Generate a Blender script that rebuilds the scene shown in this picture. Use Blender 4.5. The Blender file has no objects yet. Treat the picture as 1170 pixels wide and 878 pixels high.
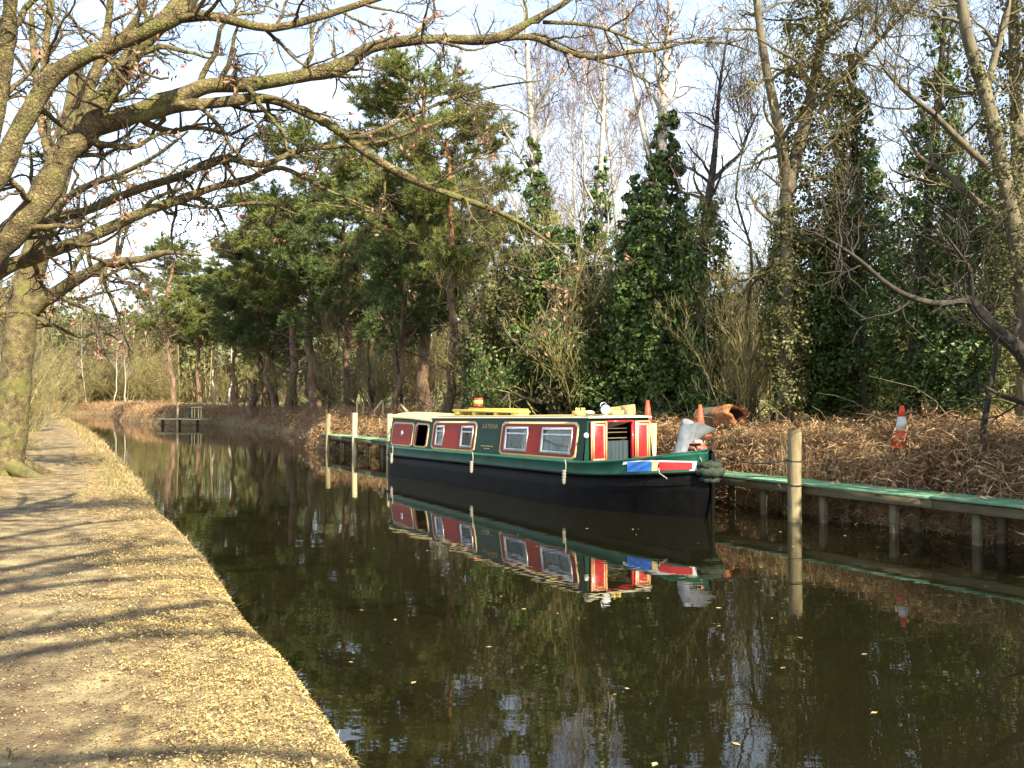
import bpy, math, random
import numpy as np
from mathutils import Vector, Matrix

# ------------------------------------------------------------------ camera, sky, sun, exposure
SC = bpy.context.scene
COL = SC.collection
H, F, CX, CY, HY = 2.05, 1013.0, 585.0, 439.0, 455.0      # eye height, focal length and centre in photo pixels, horizon row
PITCH = math.atan((HY - CY) / F)
cam = bpy.data.cameras.new('camera')
cam.sensor_width = 36.0
cam.lens = 36.0 * F / 1170.0
cam.clip_start = 0.05
cam.clip_end = 2000
co = bpy.data.objects.new('camera', cam)
COL.objects.link(co)
co.location = (0, 0, H)
co.rotation_euler = (math.radians(90) + PITCH, 0, 0)
SC.camera = co
SC.view_settings.view_transform = 'Standard'
SC.view_settings.look = 'None'
SC.view_settings.gamma = 1.0
SC.view_settings.exposure = 1.70
SC.cycles.max_bounces = 6
SC.cycles.transparent_max_bounces = 8
SC.cycles.caustics_reflective = False
SC.cycles.caustics_refractive = False

SUN_AZ = math.atan2(-0.83, 0.56)           # horizontal direction towards the sun (x right, y ahead)
SUN_EL = math.radians(36)
sdir = Vector((math.cos(SUN_AZ) * math.cos(SUN_EL), math.sin(SUN_AZ) * math.cos(SUN_EL), math.sin(SUN_EL)))
sl = bpy.data.lights.new('sun', 'SUN')
sl.energy = 5.0
sl.angle = math.radians(0.53)
sl.color = (1.0, 0.91, 0.71)
so = bpy.data.objects.new('sun', sl)
COL.objects.link(so)
so.rotation_euler = sdir.to_track_quat('Z', 'Y').to_euler()
so.location = (20, -15, 30)

W = bpy.data.worlds.new("World")
SC.world = W
W.use_nodes = True
nt = W.node_tree
nt.nodes.clear()
N_, L_ = nt.nodes, nt.links
wo = N_.new('ShaderNodeOutputWorld')
bg = N_.new('ShaderNodeBackground')
bg.inputs['Strength'].default_value = 0.10
sky = N_.new('ShaderNodeTexSky')
sky.sky_type = 'NISHITA'
sky.sun_disc = False
sky.sun_elevation = SUN_EL
sky.sun_rotation = math.pi / 2 - SUN_AZ
sky.altitude = 50
sky.air_density = 1.0
sky.dust_density = 1.2
tc = N_.new('ShaderNodeTexCoord')
mp = N_.new('ShaderNodeMapping')
mp.inputs['Scale'].default_value = (1.0, 1.0, 2.6)
nz = N_.new('ShaderNodeTexNoise')
nz.inputs['Scale'].default_value = 2.3
nz.inputs['Detail'].default_value = 7
nz.inputs['Roughness'].default_value = 0.58
rp = N_.new('ShaderNodeValToRGB')
rp.color_ramp.elements[0].position = 0.36
rp.color_ramp.elements[0].color = (0.25, 0.25, 0.25, 1)
rp.color_ramp.elements[1].position = 0.66
rp.color_ramp.elements[1].color = (0.85, 0.85, 0.85, 1)
mx = N_.new('ShaderNodeMix')
mx.data_type = 'RGBA'
L_.new(tc.outputs['Generated'], mp.inputs['Vector'])
L_.new(mp.outputs['Vector'], nz.inputs['Vector'])
L_.new(nz.outputs['Fac'], rp.inputs['Fac'])
sx = N_.new('ShaderNodeSeparateXYZ')
L_.new(tc.outputs['Generated'], sx.inputs['Vector'])
mr_ = N_.new('ShaderNodeMapRange')
mr_.inputs['From Min'].default_value = .06
mr_.inputs['From Max'].default_value = .50
mr_.inputs['To Min'].default_value = 1.0
mr_.inputs['To Max'].default_value = .22
L_.new(sx.outputs['Z'], mr_.inputs['Value'])
ml_ = N_.new('ShaderNodeMath')
ml_.operation = 'MULTIPLY'
L_.new(rp.outputs['Color'], ml_.inputs[0])
L_.new(mr_.outputs['Result'], ml_.inputs[1])
L_.new(ml_.outputs['Value'], mx.inputs['Factor'])
L_.new(sky.outputs['Color'], mx.inputs['A'])
mx.inputs['B'].default_value = (7.6, 8.2, 8.9, 1)
L_.new(mx.outputs['Result'], bg.inputs['Color'])
L_.new(bg.outputs['Background'], wo.inputs['Surface'])

# ------------------------------------------------------------------ helpers
rng = np.random.default_rng(11)
random.seed(5)


def P(px, py, D):
    """the point at depth D metres that the photograph shows at (px, py)"""
    k = (px - CX) / F
    v = (CY - py) / F
    y = math.cos(PITCH) - v * math.sin(PITCH)
    z = math.sin(PITCH) + v * math.cos(PITCH)
    return np.array((k / y * D, D, H + z / y * D))


def nrm(a):
    return a / np.maximum(np.linalg.norm(a, axis=-1, keepdims=True), 1e-9)


class MB:
    """collects shapes and links them as one mesh object"""
    def __init__(s):
        s.v, s.f, s.m, s.n = [], [], [], 0

    def add(s, V, Fc, mat=0):
        V = np.asarray(V, dtype=np.float64).reshape(-1, 3)
        Fc = np.asarray(Fc, dtype=np.int64)
        s.v.append(V)
        s.f.append(Fc + s.n)
        s.m.append(mat)
        s.n += len(V)
        return s

    def box(s, c, d, rot=None, mat=0):
        x, y, z = d[0] / 2, d[1] / 2, d[2] / 2
        V = np.array([(-x, -y, -z), (x, -y, -z), (x, y, -z), (-x, y, -z), (-x, -y, z), (x, -y, z), (x, y, z), (-x, y, z)])
        if rot is not None:
            V = V @ np.array(Matrix.Rotation(rot, 3, 'Z')).T if not isinstance(rot, Matrix) else V @ np.array(rot).T
        s.add(V + np.array(c), [(0, 3, 2, 1), (4, 5, 6, 7), (0, 1, 5, 4), (1, 2, 6, 5), (2, 3, 7, 6), (3, 0, 4, 7)], mat)
        return s

    def bevbox(s, c, d, b, rot=None, mat=0):
        """box with chamfered vertical and horizontal edges"""
        x, y, z = d[0] / 2, d[1] / 2, d[2] / 2
        pts = []
        for zz, q in ((-z, b), (-z + b, 0), (z - b, 0), (z, b)):
            X, Y = x - q, y - q
            pts += [(-X + b, -Y, zz), (X - b, -Y, zz), (X, -Y + b, zz), (X, Y - b, zz), (X - b, Y, zz), (-X + b, Y, zz), (-X, Y - b, zz), (-X, -Y + b, zz)]
        V = np.array(pts)
        if rot is not None:
            V = V @ np.array(Matrix.Rotation(rot, 3, 'Z') if not isinstance(rot, Matrix) else rot).T
        Q = []
        for r in range(3):
            for i in range(8):
                j = (i + 1) % 8
                Q.append((r * 8 + i, r * 8 + j, r * 8 + 8 + j, r * 8 + 8 + i))
        for base, fl in ((0, True), (24, False)):
            for a in ((0, 1, 2, 3), (0, 3, 4, 7), (4, 5, 6, 7)):
                t = tuple(base + i for i in a)
                Q.append(t[::-1] if fl else t)
        s.add(V + np.array(c), Q, mat)
        return s

    def tubes(s, Pt, R, sides=6, mat=0, cap=False):
        """Pt (B,n,3), R (B,n): many tubes at once"""
        Pt = np.asarray(Pt, float)
        R = np.asarray(R, float)
        if Pt.ndim == 2:
            Pt, R = Pt[None], R[None]
        B, n, _ = Pt.shape
        if B == 0:
            return s
        T = nrm(np.gradient(Pt, axis=1))
        mean = nrm(T.mean(axis=1))
        ref = np.where(np.abs(mean[:, 2:3]) < 0.75, np.array([[0, 0, 1.0]]), np.array([[1.0, 0.13, 0]]))
        U = nrm(np.cross(T, ref[:, None, :]))
        Vv = np.cross(T, U)
        if sides == 2:
            ring = np.stack([Pt - U * R[..., None], Pt + U * R[..., None]], axis=2)
        else:
            a = np.arange(sides) * 2 * math.pi / sides
            ring = (Pt[:, :, None, :] + R[:, :, None, None] * (np.cos(a)[None, None, :, None] * U[:, :, None, :]
                    + np.sin(a)[None, None, :, None] * Vv[:, :, None, :]))
        base = (np.arange(B) * n * sides)[:, None, None]
        i = np.arange(n - 1)[None, :, None] * sides
        if sides == 2:
            k = np.array([0])
            k2 = np.array([1])
        else:
            k = np.arange(sides)
            k2 = (k + 1) % sides
        q = np.stack(np.broadcast_arrays(base + i + k, base + i + k2, base + i + sides + k2, base + i + sides + k), axis=-1).reshape(-1, 4)
        s.add(ring.reshape(-1, 3), q, mat)
        if cap and sides > 2:
            C = np.concatenate([Pt[:, 0], Pt[:, -1]])
            o = s.n
            tv = ring[:, [0, -1]]
            for b in range(B):
                for e in (0, 1):
                    rv = tv[b, e]
                    c = Pt[b, 0] if e == 0 else Pt[b, -1]
                    idx = [(0, 1 + j, 1 + (j + 1) % sides) if e else (0, 1 + (j + 1) % sides, 1 + j) for j in range(sides)]
                    s.add(np.vstack([c[None], rv]), idx, mat)
        return s

    def leaves(s, C, Nn, size, aspect=0.55, mat=0, fold=0.25):
        """diamond leaves folded along the rib"""
        C = np.asarray(C, float)
        n = len(C)
        if n == 0:
            return s
        Nn = nrm(np.asarray(Nn, float))
        T = nrm(np.cross(Nn, rng.normal(size=(n, 3))))
        Bv = np.cross(Nn, T)
        size = np.broadcast_to(np.asarray(size, float), (n,))[:, None]
        w = size * aspect
        V = np.stack([C - T * size, C + Bv * w + Nn * w * fold - T * size * .1, C + T * size, C - Bv * w + Nn * w * fold - T * size * .1], axis=1)
        b = (np.arange(n) * 4)[:, None]
        f = np.concatenate([b + np.array([[0, 1, 2]]), b + np.array([[0, 2, 3]])])
        s.add(V.reshape(-1, 3), f, mat)
        return s

    def needles(s, C, Dr, L, K=10, w=0.02, spread=0.75, mat=0):
        n = len(C)
        d = nrm(np.repeat(Dr, K, axis=0) + spread * rng.normal(size=(n * K, 3)))
        c = np.repeat(C, K, axis=0)
        l = L * rng.uniform(.6, 1.15, size=(n * K, 1))
        side = nrm(np.cross(d, rng.normal(size=(n * K, 3)))) * w
        V = np.stack([c - side, c + side, c + d * l], axis=1)
        s.add(V.reshape(-1, 3), np.arange(n * K * 3).reshape(-1, 3), mat)
        return s

    def lathe(s, prof, c=(0, 0, 0), sides=16, mat=0, ax=None):
        prof = np.array(prof, float)
        a = np.arange(sides) * 2 * math.pi / sides
        V = np.stack([prof[:, 0:1] * np.cos(a), prof[:, 0:1] * np.sin(a), np.repeat(prof[:, 1:2], sides, 1)], axis=-1).reshape(-1, 3)
        if ax is not None:
            V = V @ np.array(Vector(ax).to_track_quat('Z', 'Y').to_matrix()).T
        n = len(prof)
        q = [(i * sides + k, i * sides + (k + 1) % sides, (i + 1) * sides + (k + 1) % sides, (i + 1) * sides + k) for i in range(n - 1) for k in range(sides)]
        s.add(V + np.array(c), q, mat)
        return s

    def mesh(s, name, mats, smooth=False):
        me = bpy.data.meshes.new(name)
        V = np.concatenate(s.v)
        sizes = np.concatenate([np.full(len(f), f.shape[1]) for f in s.f])
        loops = np.concatenate([f.ravel() for f in s.f])
        mi = np.concatenate([np.full(len(f), m) for f, m in zip(s.f, s.m)])
        me.vertices.add(len(V))
        me.vertices.foreach_set('co', V.ravel())
        me.loops.add(len(loops))
        me.loops.foreach_set('vertex_index', loops.astype(np.int32))
        me.polygons.add(len(sizes))
        st = np.concatenate([[0], np.cumsum(sizes)[:-1]])
        me.polygons.foreach_set('loop_start', st.astype(np.int32))
        me.polygons.foreach_set('loop_total', sizes.astype(np.int32))
        me.polygons.foreach_set('material_index', mi.astype(np.int32))
        if smooth:
            me.polygons.foreach_set('use_smooth', np.ones(len(sizes), dtype=bool))
        for m in (mats if isinstance(mats, (list, tuple)) else [mats]):
            me.materials.append(m)
        me.update(calc_edges=True)
        return me

    def build(s, name, mats, parent=None, smooth=False, **kw):
        return link(name, s.mesh(name, mats, smooth), parent, **kw)


def link(name, me, parent=None, label=None, cat=None, group=None, kind=None, loc=None):
    o = bpy.data.objects.new(name, me)
    COL.objects.link(o)
    if parent is not None:
        o.parent = parent
    if loc is not None:
        o.location = loc
    return tag(o, label, cat, group, kind)


def tag(o, label=None, cat=None, group=None, kind=None):
    for k, v in (('label', label), ('category', cat), ('group', group), ('kind', kind)):
        if v:
            o[k] = v
    return o


def thing(name, label, cat, loc=(0, 0, 0), rotz=0, group=None, scale=None):
    o = bpy.data.objects.new(name, None)
    o.empty_display_size = 0.2
    COL.objects.link(o)
    o.location = loc
    o.rotation_euler = (0, 0, rotz)
    if scale:
        o.scale = scale
    return tag(o, label, cat, group)


# ------------------------------------------------------------------ materials
def mat(name, cols, scale=4.0, rough=0.8, bump=0.0, bscale=None, island=0.0, stretch=(1, 1, 1), spec=0.4, metal=0.0, coat=0.0, trans=0.0, detail=6, lo=.3, hi=.7):
    m = bpy.data.materials.new(name)
    m.use_nodes = True
    t = m.node_tree
    b = t.nodes['Principled BSDF']
    b.inputs['Roughness'].default_value = rough
    b.inputs['Specular IOR Level'].default_value = spec
    b.inputs['Metallic'].default_value = metal
    b.inputs['Coat Weight'].default_value = coat
    b.inputs['Coat Roughness'].default_value = 0.12
    c = t.nodes.new('ShaderNodeTexCoord')
    g = t.nodes.new('ShaderNodeMapping')
    g.inputs['Scale'].default_value = stretch
    n = t.nodes.new('ShaderNodeTexNoise')
    n.inputs['Scale'].default_value = scale
    n.inputs['Detail'].default_value = detail
    n.inputs['Roughness'].default_value = .62
    r = t.nodes.new('ShaderNodeValToRGB')
    els = r.color_ramp.elements
    k = len(cols)
    els[0].position, els[0].color = lo, (*cols[0], 1)
    els[1].position, els[1].color = hi, (*cols[-1], 1)
    for i in range(1, k - 1):
        e = els.new(lo + (hi - lo) * i / (k - 1))
        e.color = (*cols[i], 1)
    t.links.new(c.outputs['Object'], g.inputs['Vector'])
    t.links.new(g.outputs['Vector'], n.inputs['Vector'])
    fac = n.outputs['Fac']
    if island > 0:
        ge = t.nodes.new('ShaderNodeNewGeometry')
        mr = t.nodes.new('ShaderNodeMapRange')
        mr.inputs['To Min'].default_value = lo
        mr.inputs['To Max'].default_value = hi
        t.links.new(ge.outputs['Random Per Island'], mr.inputs['Value'])
        mm = t.nodes.new('ShaderNodeMix')
        mm.inputs['Factor'].default_value = island
        t.links.new(fac, mm.inputs['A'])
        t.links.new(mr.outputs['Result'], mm.inputs['B'])
        fac = mm.outputs['Result']
    t.links.new(fac, r.inputs['Fac'])
    t.links.new(r.outputs['Color'], b.inputs['Base Color'])
    if bump:
        n2 = t.nodes.new('ShaderNodeTexNoise')
        n2.inputs['Scale'].default_value = bscale or scale * 3
        n2.inputs['Detail'].default_value = 5
        t.links.new(g.outputs['Vector'], n2.inputs['Vector'])
        bp = t.nodes.new('ShaderNodeBump')
        bp.inputs['Strength'].default_value = bump
        bp.inputs['Distance'].default_value = 0.03
        t.links.new(n2.outputs['Fac'], bp.inputs['Height'])
        t.links.new(bp.outputs['Normal'], b.inputs['Normal'])
    if trans:
        tr = t.nodes.new('ShaderNodeBsdfTranslucent')
        t.links.new(r.outputs['Color'], tr.inputs['Color'])
        ms = t.nodes.new('ShaderNodeMixShader')
        ms.inputs[0].default_value = trans
        out = t.nodes['Material Output']
        t.links.new(b.outputs[0], ms.inputs[1])
        t.links.new(tr.outputs[0], ms.inputs[2])
        t.links.new(ms.outputs[0], out.inputs['Surface'])
    return m


M_oak = mat('oak_bark', [(.035, .026, .013), (.135, .102, .044), (.25, .20, .085)], 8, .95, 1.0, 38, detail=10)
t = M_oak.node_tree
bs = t.nodes['Principled BSDF']
vo = t.nodes.new('ShaderNodeTexVoronoi')
vo.feature = 'DISTANCE_TO_EDGE'
vo.inputs['Scale'].default_value = 26
ck = t.nodes.new('ShaderNodeTexCoord')
nk = t.nodes.new('ShaderNodeTexNoise')
nk.inputs['Scale'].default_value = 7
nk.inputs['Detail'].default_value = 6
ad = t.nodes.new('ShaderNodeVectorMath')
ad.operation = 'MULTIPLY_ADD'
ad.inputs[1].default_value = (.16, .16, .16)
t.links.new(ck.outputs['Object'], nk.inputs['Vector'])
t.links.new(nk.outputs['Color'], ad.inputs[0])
t.links.new(ck.outputs['Object'], ad.inputs[2])
t.links.new(ad.outputs[0], vo.inputs['Vector'])
rk = t.nodes.new('ShaderNodeMapRange')
rk.inputs['From Max'].default_value = .16
rk.inputs['To Min'].default_value = .55
t.links.new(vo.outputs['Distance'], rk.inputs['Value'])
lk = bs.inputs['Base Color'].links[0].from_socket
mk_ = t.nodes.new('ShaderNodeMix')
mk_.data_type = 'RGBA'
mk_.blend_type = 'MULTIPLY'
mk_.inputs['Factor'].default_value = 1
t.links.new(lk, mk_.inputs['A'])
t.links.new(rk.outputs['Result'], mk_.inputs['B'])
nm_ = t.nodes.new('ShaderNodeTexNoise')
nm_.inputs['Scale'].default_value = 2.6
nm_.inputs['Detail'].default_value = 8
t.links.new(ck.outputs['Object'], nm_.inputs['Vector'])
rm_ = t.nodes.new('ShaderNodeMapRange')
rm_.inputs['From Min'].default_value = .50
rm_.inputs['From Max'].default_value = .62
t.links.new(nm_.outputs['Fac'], rm_.inputs['Value'])
mo_ = t.nodes.new('ShaderNodeMix')
mo_.data_type = 'RGBA'
mo_.inputs['B'].default_value = (.14, .145, .035, 1)
sc_m = t.nodes.new('ShaderNodeMath')
sc_m.operation = 'MULTIPLY'
sc_m.inputs[1].default_value = .6
t.links.new(rm_.outputs['Result'], sc_m.inputs[0])
t.links.new(sc_m.outputs[0], mo_.inputs['Factor'])
t.links.new(mk_.outputs['Result'], mo_.inputs['A'])
t.links.new(mo_.outputs['Result'], bs.inputs['Base Color'])
bk = t.nodes.new('ShaderNodeBump')
bk.inputs['Strength'].default_value = .8
bk.inputs['Distance'].default_value = .02
t.links.new(rk.outputs['Result'], bk.inputs['Height'])
t.links.new(bs.inputs['Normal'].links[0].from_socket, bk.inputs['Normal'])
t.links.new(bk.outputs['Normal'], bs.inputs['Normal'])
M_oaktwig = mat('oak_twig', [(.04, .028, .018), (.10, .075, .042)], 3, .9)
M_deadleaf = mat('dead_oak_leaf', [(.22, .10, .06), (.36, .19, .12), (.42, .27, .17)], 5, .7, island=.8, trans=.3)
M_pinebark = mat('pine_bark', [(.06, .036, .022), (.15, .090, .055), (.24, .16, .10)], 5, .9, .8, 14, stretch=(1, 1, .3))
M_pineup = mat('pine_bark_upper', [(.18, .075, .035), (.32, .15, .075)], 5, .9, .5, 14, stretch=(1, 1, .3))
M_needle = mat('pine_needle', [(.060, .090, .020), (.145, .170, .038), (.25, .255, .065)], 1.2, .6, island=.5, trans=.28)
M_needleblue = mat('pine_needle_blue', [(.046, .076, .024), (.10, .140, .040), (.18, .205, .06)], 1.2, .6, island=.5, trans=.28)
M_ivy = mat('ivy_leaf', [(.024, .046, .011), (.066, .112, .024), (.145, .20, .048)], 1.5, .45, island=.7, spec=.28, trans=.15)
M_ivyold = mat('ivy_leaf_olive', [(.045, .048, .016), (.095, .095, .032), (.17, .15, .05)], 1.5, .5, island=.7, trans=.18, spec=.25)
M_birch = mat('birch_bark', [(.16, .14, .11), (.36, .33, .27), (.48, .44, .37)], 4, .8, .3, 12, stretch=(1, 1, 2.5))
M_birchtwig = mat('birch_twig', [(.12, .075, .07), (.22, .145, .13)], 2, .9)
M_bark = mat('brown_bark', [(.045, .036, .024), (.11, .09, .055), (.17, .15, .085)], 5, .95, .7, 18, stretch=(1, 1, .3))
M_darkbark = mat('dark_bark', [(.025, .02, .015), (.06, .05, .035)], 5, .95, .6, 18, stretch=(1, 1, .3))
M_twig = mat('brown_twig', [(.10, .08, .045), (.20, .165, .085)], 2, .9)
M_hazel = mat('hazel_twig', [(.14, .115, .045), (.27, .23, .09)], 1.5, .9)
M_bracken = mat('dead_bracken', [(.17, .080, .045), (.36, .215, .105), (.62, .47, .25)], .9, .85, island=.65, trans=.2)
M_straw = mat('dry_straw', [(.32, .23, .11), (.50, .38, .19)], 2, .85, island=.6, trans=.2)
M_grass = mat('grass_blade', [(.10, .13, .03), (.25, .24, .07), (.40, .33, .13)], 1.2, .8, island=.6, trans=.25)
M_litter = mat('leaf_litter', [(.12, .062, .024), (.34, .235, .085), (.52, .40, .155), (.64, .52, .24)], 5, .75, island=.85, trans=.12)
M_crumb = mat('path_crumb', [(.06, .035, .018), (.17, .115, .058), (.34, .26, .13)], 5, .85, island=.9)
M_earth = mat('bank_earth', [(.12, .078, .034), (.25, .175, .078), (.40, .30, .14)], 7, .95, .9, 55, detail=10, lo=.36, hi=.66)
M_path = mat('path_earth', [(.085, .055, .026), (.20, .145, .072), (.38, .30, .145)], 2.6, .95, .8, 60, detail=12, lo=.36, hi=.66)
M_wood_floor = mat('wood_floor', [(.09, .06, .03), (.20, .13, .06), (.30, .21, .095)], 3, .95, .9, 20, detail=8)
M_field = mat('field_grass', [(.16, .15, .045), (.28, .26, .085), (.38, .33, .13)], .6, .95, .9, 12, detail=8)
M_mud = mat('wet_mud', [(.03, .022, .012), (.07, .05, .026)], 8, .45, .6, 30)
M_bed = mat('canal_silt', [(.065, .055, .020), (.125, .098, .036), (.20, .145, .055)], 1.3, .9, .4, 8)
M_timber = mat('weathered_timber', [(.13, .10, .05), (.24, .19, .10), (.33, .27, .15)], 3, .85, .4, 20, stretch=(1, 1, .15))
M_newpost = mat('pale_timber', [(.42, .33, .17), (.55, .45, .25), (.63, .53, .32)], 3, .8, .3, 20, stretch=(1, 1, .12))
M_fascia = mat('fascia_timber', [(.06, .05, .026), (.125, .10, .052), (.19, .155, .085)], 4, .85, .4, 16, stretch=(.3, .3, 1))
M_deck = mat('green_deck_board', [(.08, .19, .09), (.15, .30, .16), (.27, .41, .25)], 3, .8, .3, 30)
M_hull = mat('black_hull', [(.002, .002, .002), (.005, .0045, .0045), (.022, .016, .011)], 2.5, .5, .15, 9, spec=.10, lo=.4, hi=.85)
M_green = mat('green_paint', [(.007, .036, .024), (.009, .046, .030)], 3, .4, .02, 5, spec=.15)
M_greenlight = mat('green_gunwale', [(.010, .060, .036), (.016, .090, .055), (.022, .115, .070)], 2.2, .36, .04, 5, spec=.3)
M_red = mat('maroon_paint', [(.30, .022, .016), (.37, .030, .020)], 3, .42, spec=.15)
M_brightred = mat('red_paint', [(.42, .018, .022), (.50, .030, .030)], 6, .35, coat=.3)
M_cream = mat('cream_paint', [(.66, .50, .22), (.74, .57, .27)], 6, .5)
M_roof = mat('roof_cream', [(.52, .46, .32), (.64, .57, .42)], 5, .6)
M_rooftop = mat('roof_top', [(.16, .13, .09), (.24, .20, .14)], 5, .7)
M_yellow = mat('yellow_paint', [(.74, .55, .07), (.82, .66, .16)], 5, .5)
M_gold = mat('gold_lettering', [(.46, .32, .07), (.55, .40, .10)], 20, .5)
M_white = mat('white_paint', [(.74, .72, .66), (.82, .80, .75)], 5, .5)
M_blue = mat('blue_paint', [(.02, .13, .50), (.03, .18, .60)], 5, .4, coat=.2)
M_frame = mat('window_alloy', [(.42, .42, .42), (.56, .56, .55)], 9, .38, metal=.6)
M_chrome = mat('lamp_chrome', [(.6, .6, .6), (.8, .8, .8)], 9, .2, metal=.8)
M_curtain = mat('curtain_cloth', [(.30, .33, .30), (.50, .53, .48), (.62, .64, .58)], 3, .95, stretch=(9, 9, .4))
M_bluecloth = mat('check_curtain', [(.018, .03, .04), (.045, .065, .075)], 4, .95, stretch=(8, 8, .4))
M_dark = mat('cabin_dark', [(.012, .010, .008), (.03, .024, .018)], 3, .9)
M_rope = mat('rope', [(.20, .18, .14), (.36, .33, .27)], 30, .95, .6, 60)
M_ropedark = mat('dark_rope', [(.015, .022, .014), (.05, .065, .042)], 25, .95, .9, 60)
M_wire = mat('black_rope', [(.012, .012, .012), (.03, .03, .03)], 10, .8)
M_sack = mat('silver_sheet', [(.16, .175, .19), (.33, .34, .37)], 5, .33, .25, 9, metal=.45)
M_orange = mat('cone_orange', [(.60, .06, .025), (.72, .10, .04)], 6, .55)
M_conered = mat('cone_faded_red', [(.34, .06, .035), (.44, .09, .05)], 6, .6)
M_sleeve = mat('cone_sleeve', [(.50, .54, .48), (.66, .68, .62)], 22, .5)
M_cutwood = mat('cut_wood', [(.46, .30, .12), (.60, .42, .19), (.66, .50, .26)], 9, .9, .3, 30)
M_rotwood = mat('orange_wood', [(.13, .05, .018), (.26, .105, .038), (.38, .20, .09)], 7, .9, .5, 20)
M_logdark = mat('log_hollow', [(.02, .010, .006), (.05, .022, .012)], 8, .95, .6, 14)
M_bin = mat('green_plastic', [(.015, .05, .03), (.022, .07, .042)], 5, .5)
M_farwood = mat('far_wood', [(.10, .075, .04), (.22, .175, .085), (.33, .28, .14)], .05, .95, island=.45)
M_fargreen = mat('far_green', [(.055, .075, .025), (.12, .13, .045), (.18, .18, .07)], .05, .9, island=.5, trans=.2)

m = bpy.data.materials.new('window_glass')
m.use_nodes = True
t = m.node_tree
t.nodes.clear()
o_ = t.nodes.new('ShaderNodeOutputMaterial')
a_ = t.nodes.new('ShaderNodeBsdfTransparent')
a_.inputs[0].default_value = (.75, .8, .78, 1)
b_ = t.nodes.new('ShaderNodeBsdfGlossy')
b_.inputs['Roughness'].default_value = .02
f_ = t.nodes.new('ShaderNodeFresnel')
f_.inputs['IOR'].default_value = 1.6
x_ = t.nodes.new('ShaderNodeMixShader')
t.links.new(f_.outputs[0], x_.inputs[0])
t.links.new(a_.outputs[0], x_.inputs[1])
t.links.new(b_.outputs[0], x_.inputs[2])
t.links.new(x_.outputs[0], o_.inputs['Surface'])
M_glass = m

m = bpy.data.materials.new('canal_water')
m.use_nodes = True
t = m.node_tree
t.nodes.clear()
o_ = t.nodes.new('ShaderNodeOutputMaterial')
a_ = t.nodes.new('ShaderNodeBsdfTransparent')
a_.inputs[0].default_value = (.62, .52, .27, 1)
b_ = t.nodes.new('ShaderNodeBsdfGlossy')
b_.inputs['Roughness'].default_value = .0
b_.inputs['Color'].default_value = (.95, .95, .95, 1)
f_ = t.nodes.new('ShaderNodeFresnel')
f_.inputs['IOR'].default_value = 1.52
x_ = t.nodes.new('ShaderNodeMixShader')
c_ = t.nodes.new('ShaderNodeTexCoord')
g_ = t.nodes.new('ShaderNodeMapping')
g_.inputs['Rotation'].default_value = (0, 0, math.radians(20))
g_.inputs['Scale'].default_value = (.55, 1.5, 1)
n_ = t.nodes.new('ShaderNodeTexNoise')
n_.inputs['Scale'].default_value = 2.2
n_.inputs['Detail'].default_value = 3
n_.inputs['Roughness'].default_value = .5
p_ = t.nodes.new('ShaderNodeBump')
p_.inputs['Strength'].default_value = .028
p_.inputs['Distance'].default_value = .05
t.links.new(c_.outputs['Object'], g_.inputs['Vector'])
t.links.new(g_.outputs['Vector'], n_.inputs['Vector'])
t.links.new(n_.outputs['Fac'], p_.inputs['Height'])
t.links.new(p_.outputs['Normal'], f_.inputs['Normal'])
t.links.new(p_.outputs['Normal'], b_.inputs['Normal'])
t.links.new(f_.outputs[0], x_.inputs[0])
df_ = t.nodes.new('ShaderNodeBsdfDiffuse')
df_.inputs['Color'].default_value = (.044, .043, .019, 1)
tb_ = t.nodes.new('ShaderNodeMixShader')
tb_.inputs[0].default_value = .15
t.links.new(a_.outputs[0], tb_.inputs[1])
t.links.new(df_.outputs[0], tb_.inputs[2])
t.links.new(tb_.outputs[0], x_.inputs[1])
t.links.new(b_.outputs[0], x_.inputs[2])
t.links.new(x_.outputs[0], o_.inputs['Surface'])
M_water = m

# ------------------------------------------------------------------ ground, path, canal
_w = rng.normal(size=(14, 2)) * np.linspace(.25, 3.2, 14)[:, None]
_ph = rng.uniform(0, 6.28, 14)
_am = 1 / np.linspace(1, 5, 14)


def wob(x, y, f=1.0):
    """smooth terrain noise, about -1..1"""
    x, y = np.asarray(x, float) * f, np.asarray(y, float) * f
    r = 0
    for (a, b), p, m_ in zip(_w, _ph, _am):
        r = r + m_ * np.sin(a * x + b * y + p)
    return r / 2.2


def spline(pts, step):
    """Catmull-Rom through pts; step(point) gives the spacing"""
    pts = [np.array(p, float) for p in pts]
    pts = [2 * pts[0] - pts[1]] + pts + [2 * pts[-1] - pts[-2]]
    out = []
    for i in range(1, len(pts) - 2):
        p0, p1, p2, p3 = pts[i - 1:i + 3]
        n = max(1, int(np.linalg.norm(p2 - p1) / step(p1)))
        for j in range(n):
            u = j / n
            out.append(.5 * (2 * p1 + (p2 - p0) * u + (2 * p0 - 5 * p1 + 4 * p2 - p3) * u * u + (3 * p1 - p0 - 3 * p2 + p3) * u ** 3))
    out.append(pts[-2])
    return np.array(out)


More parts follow.
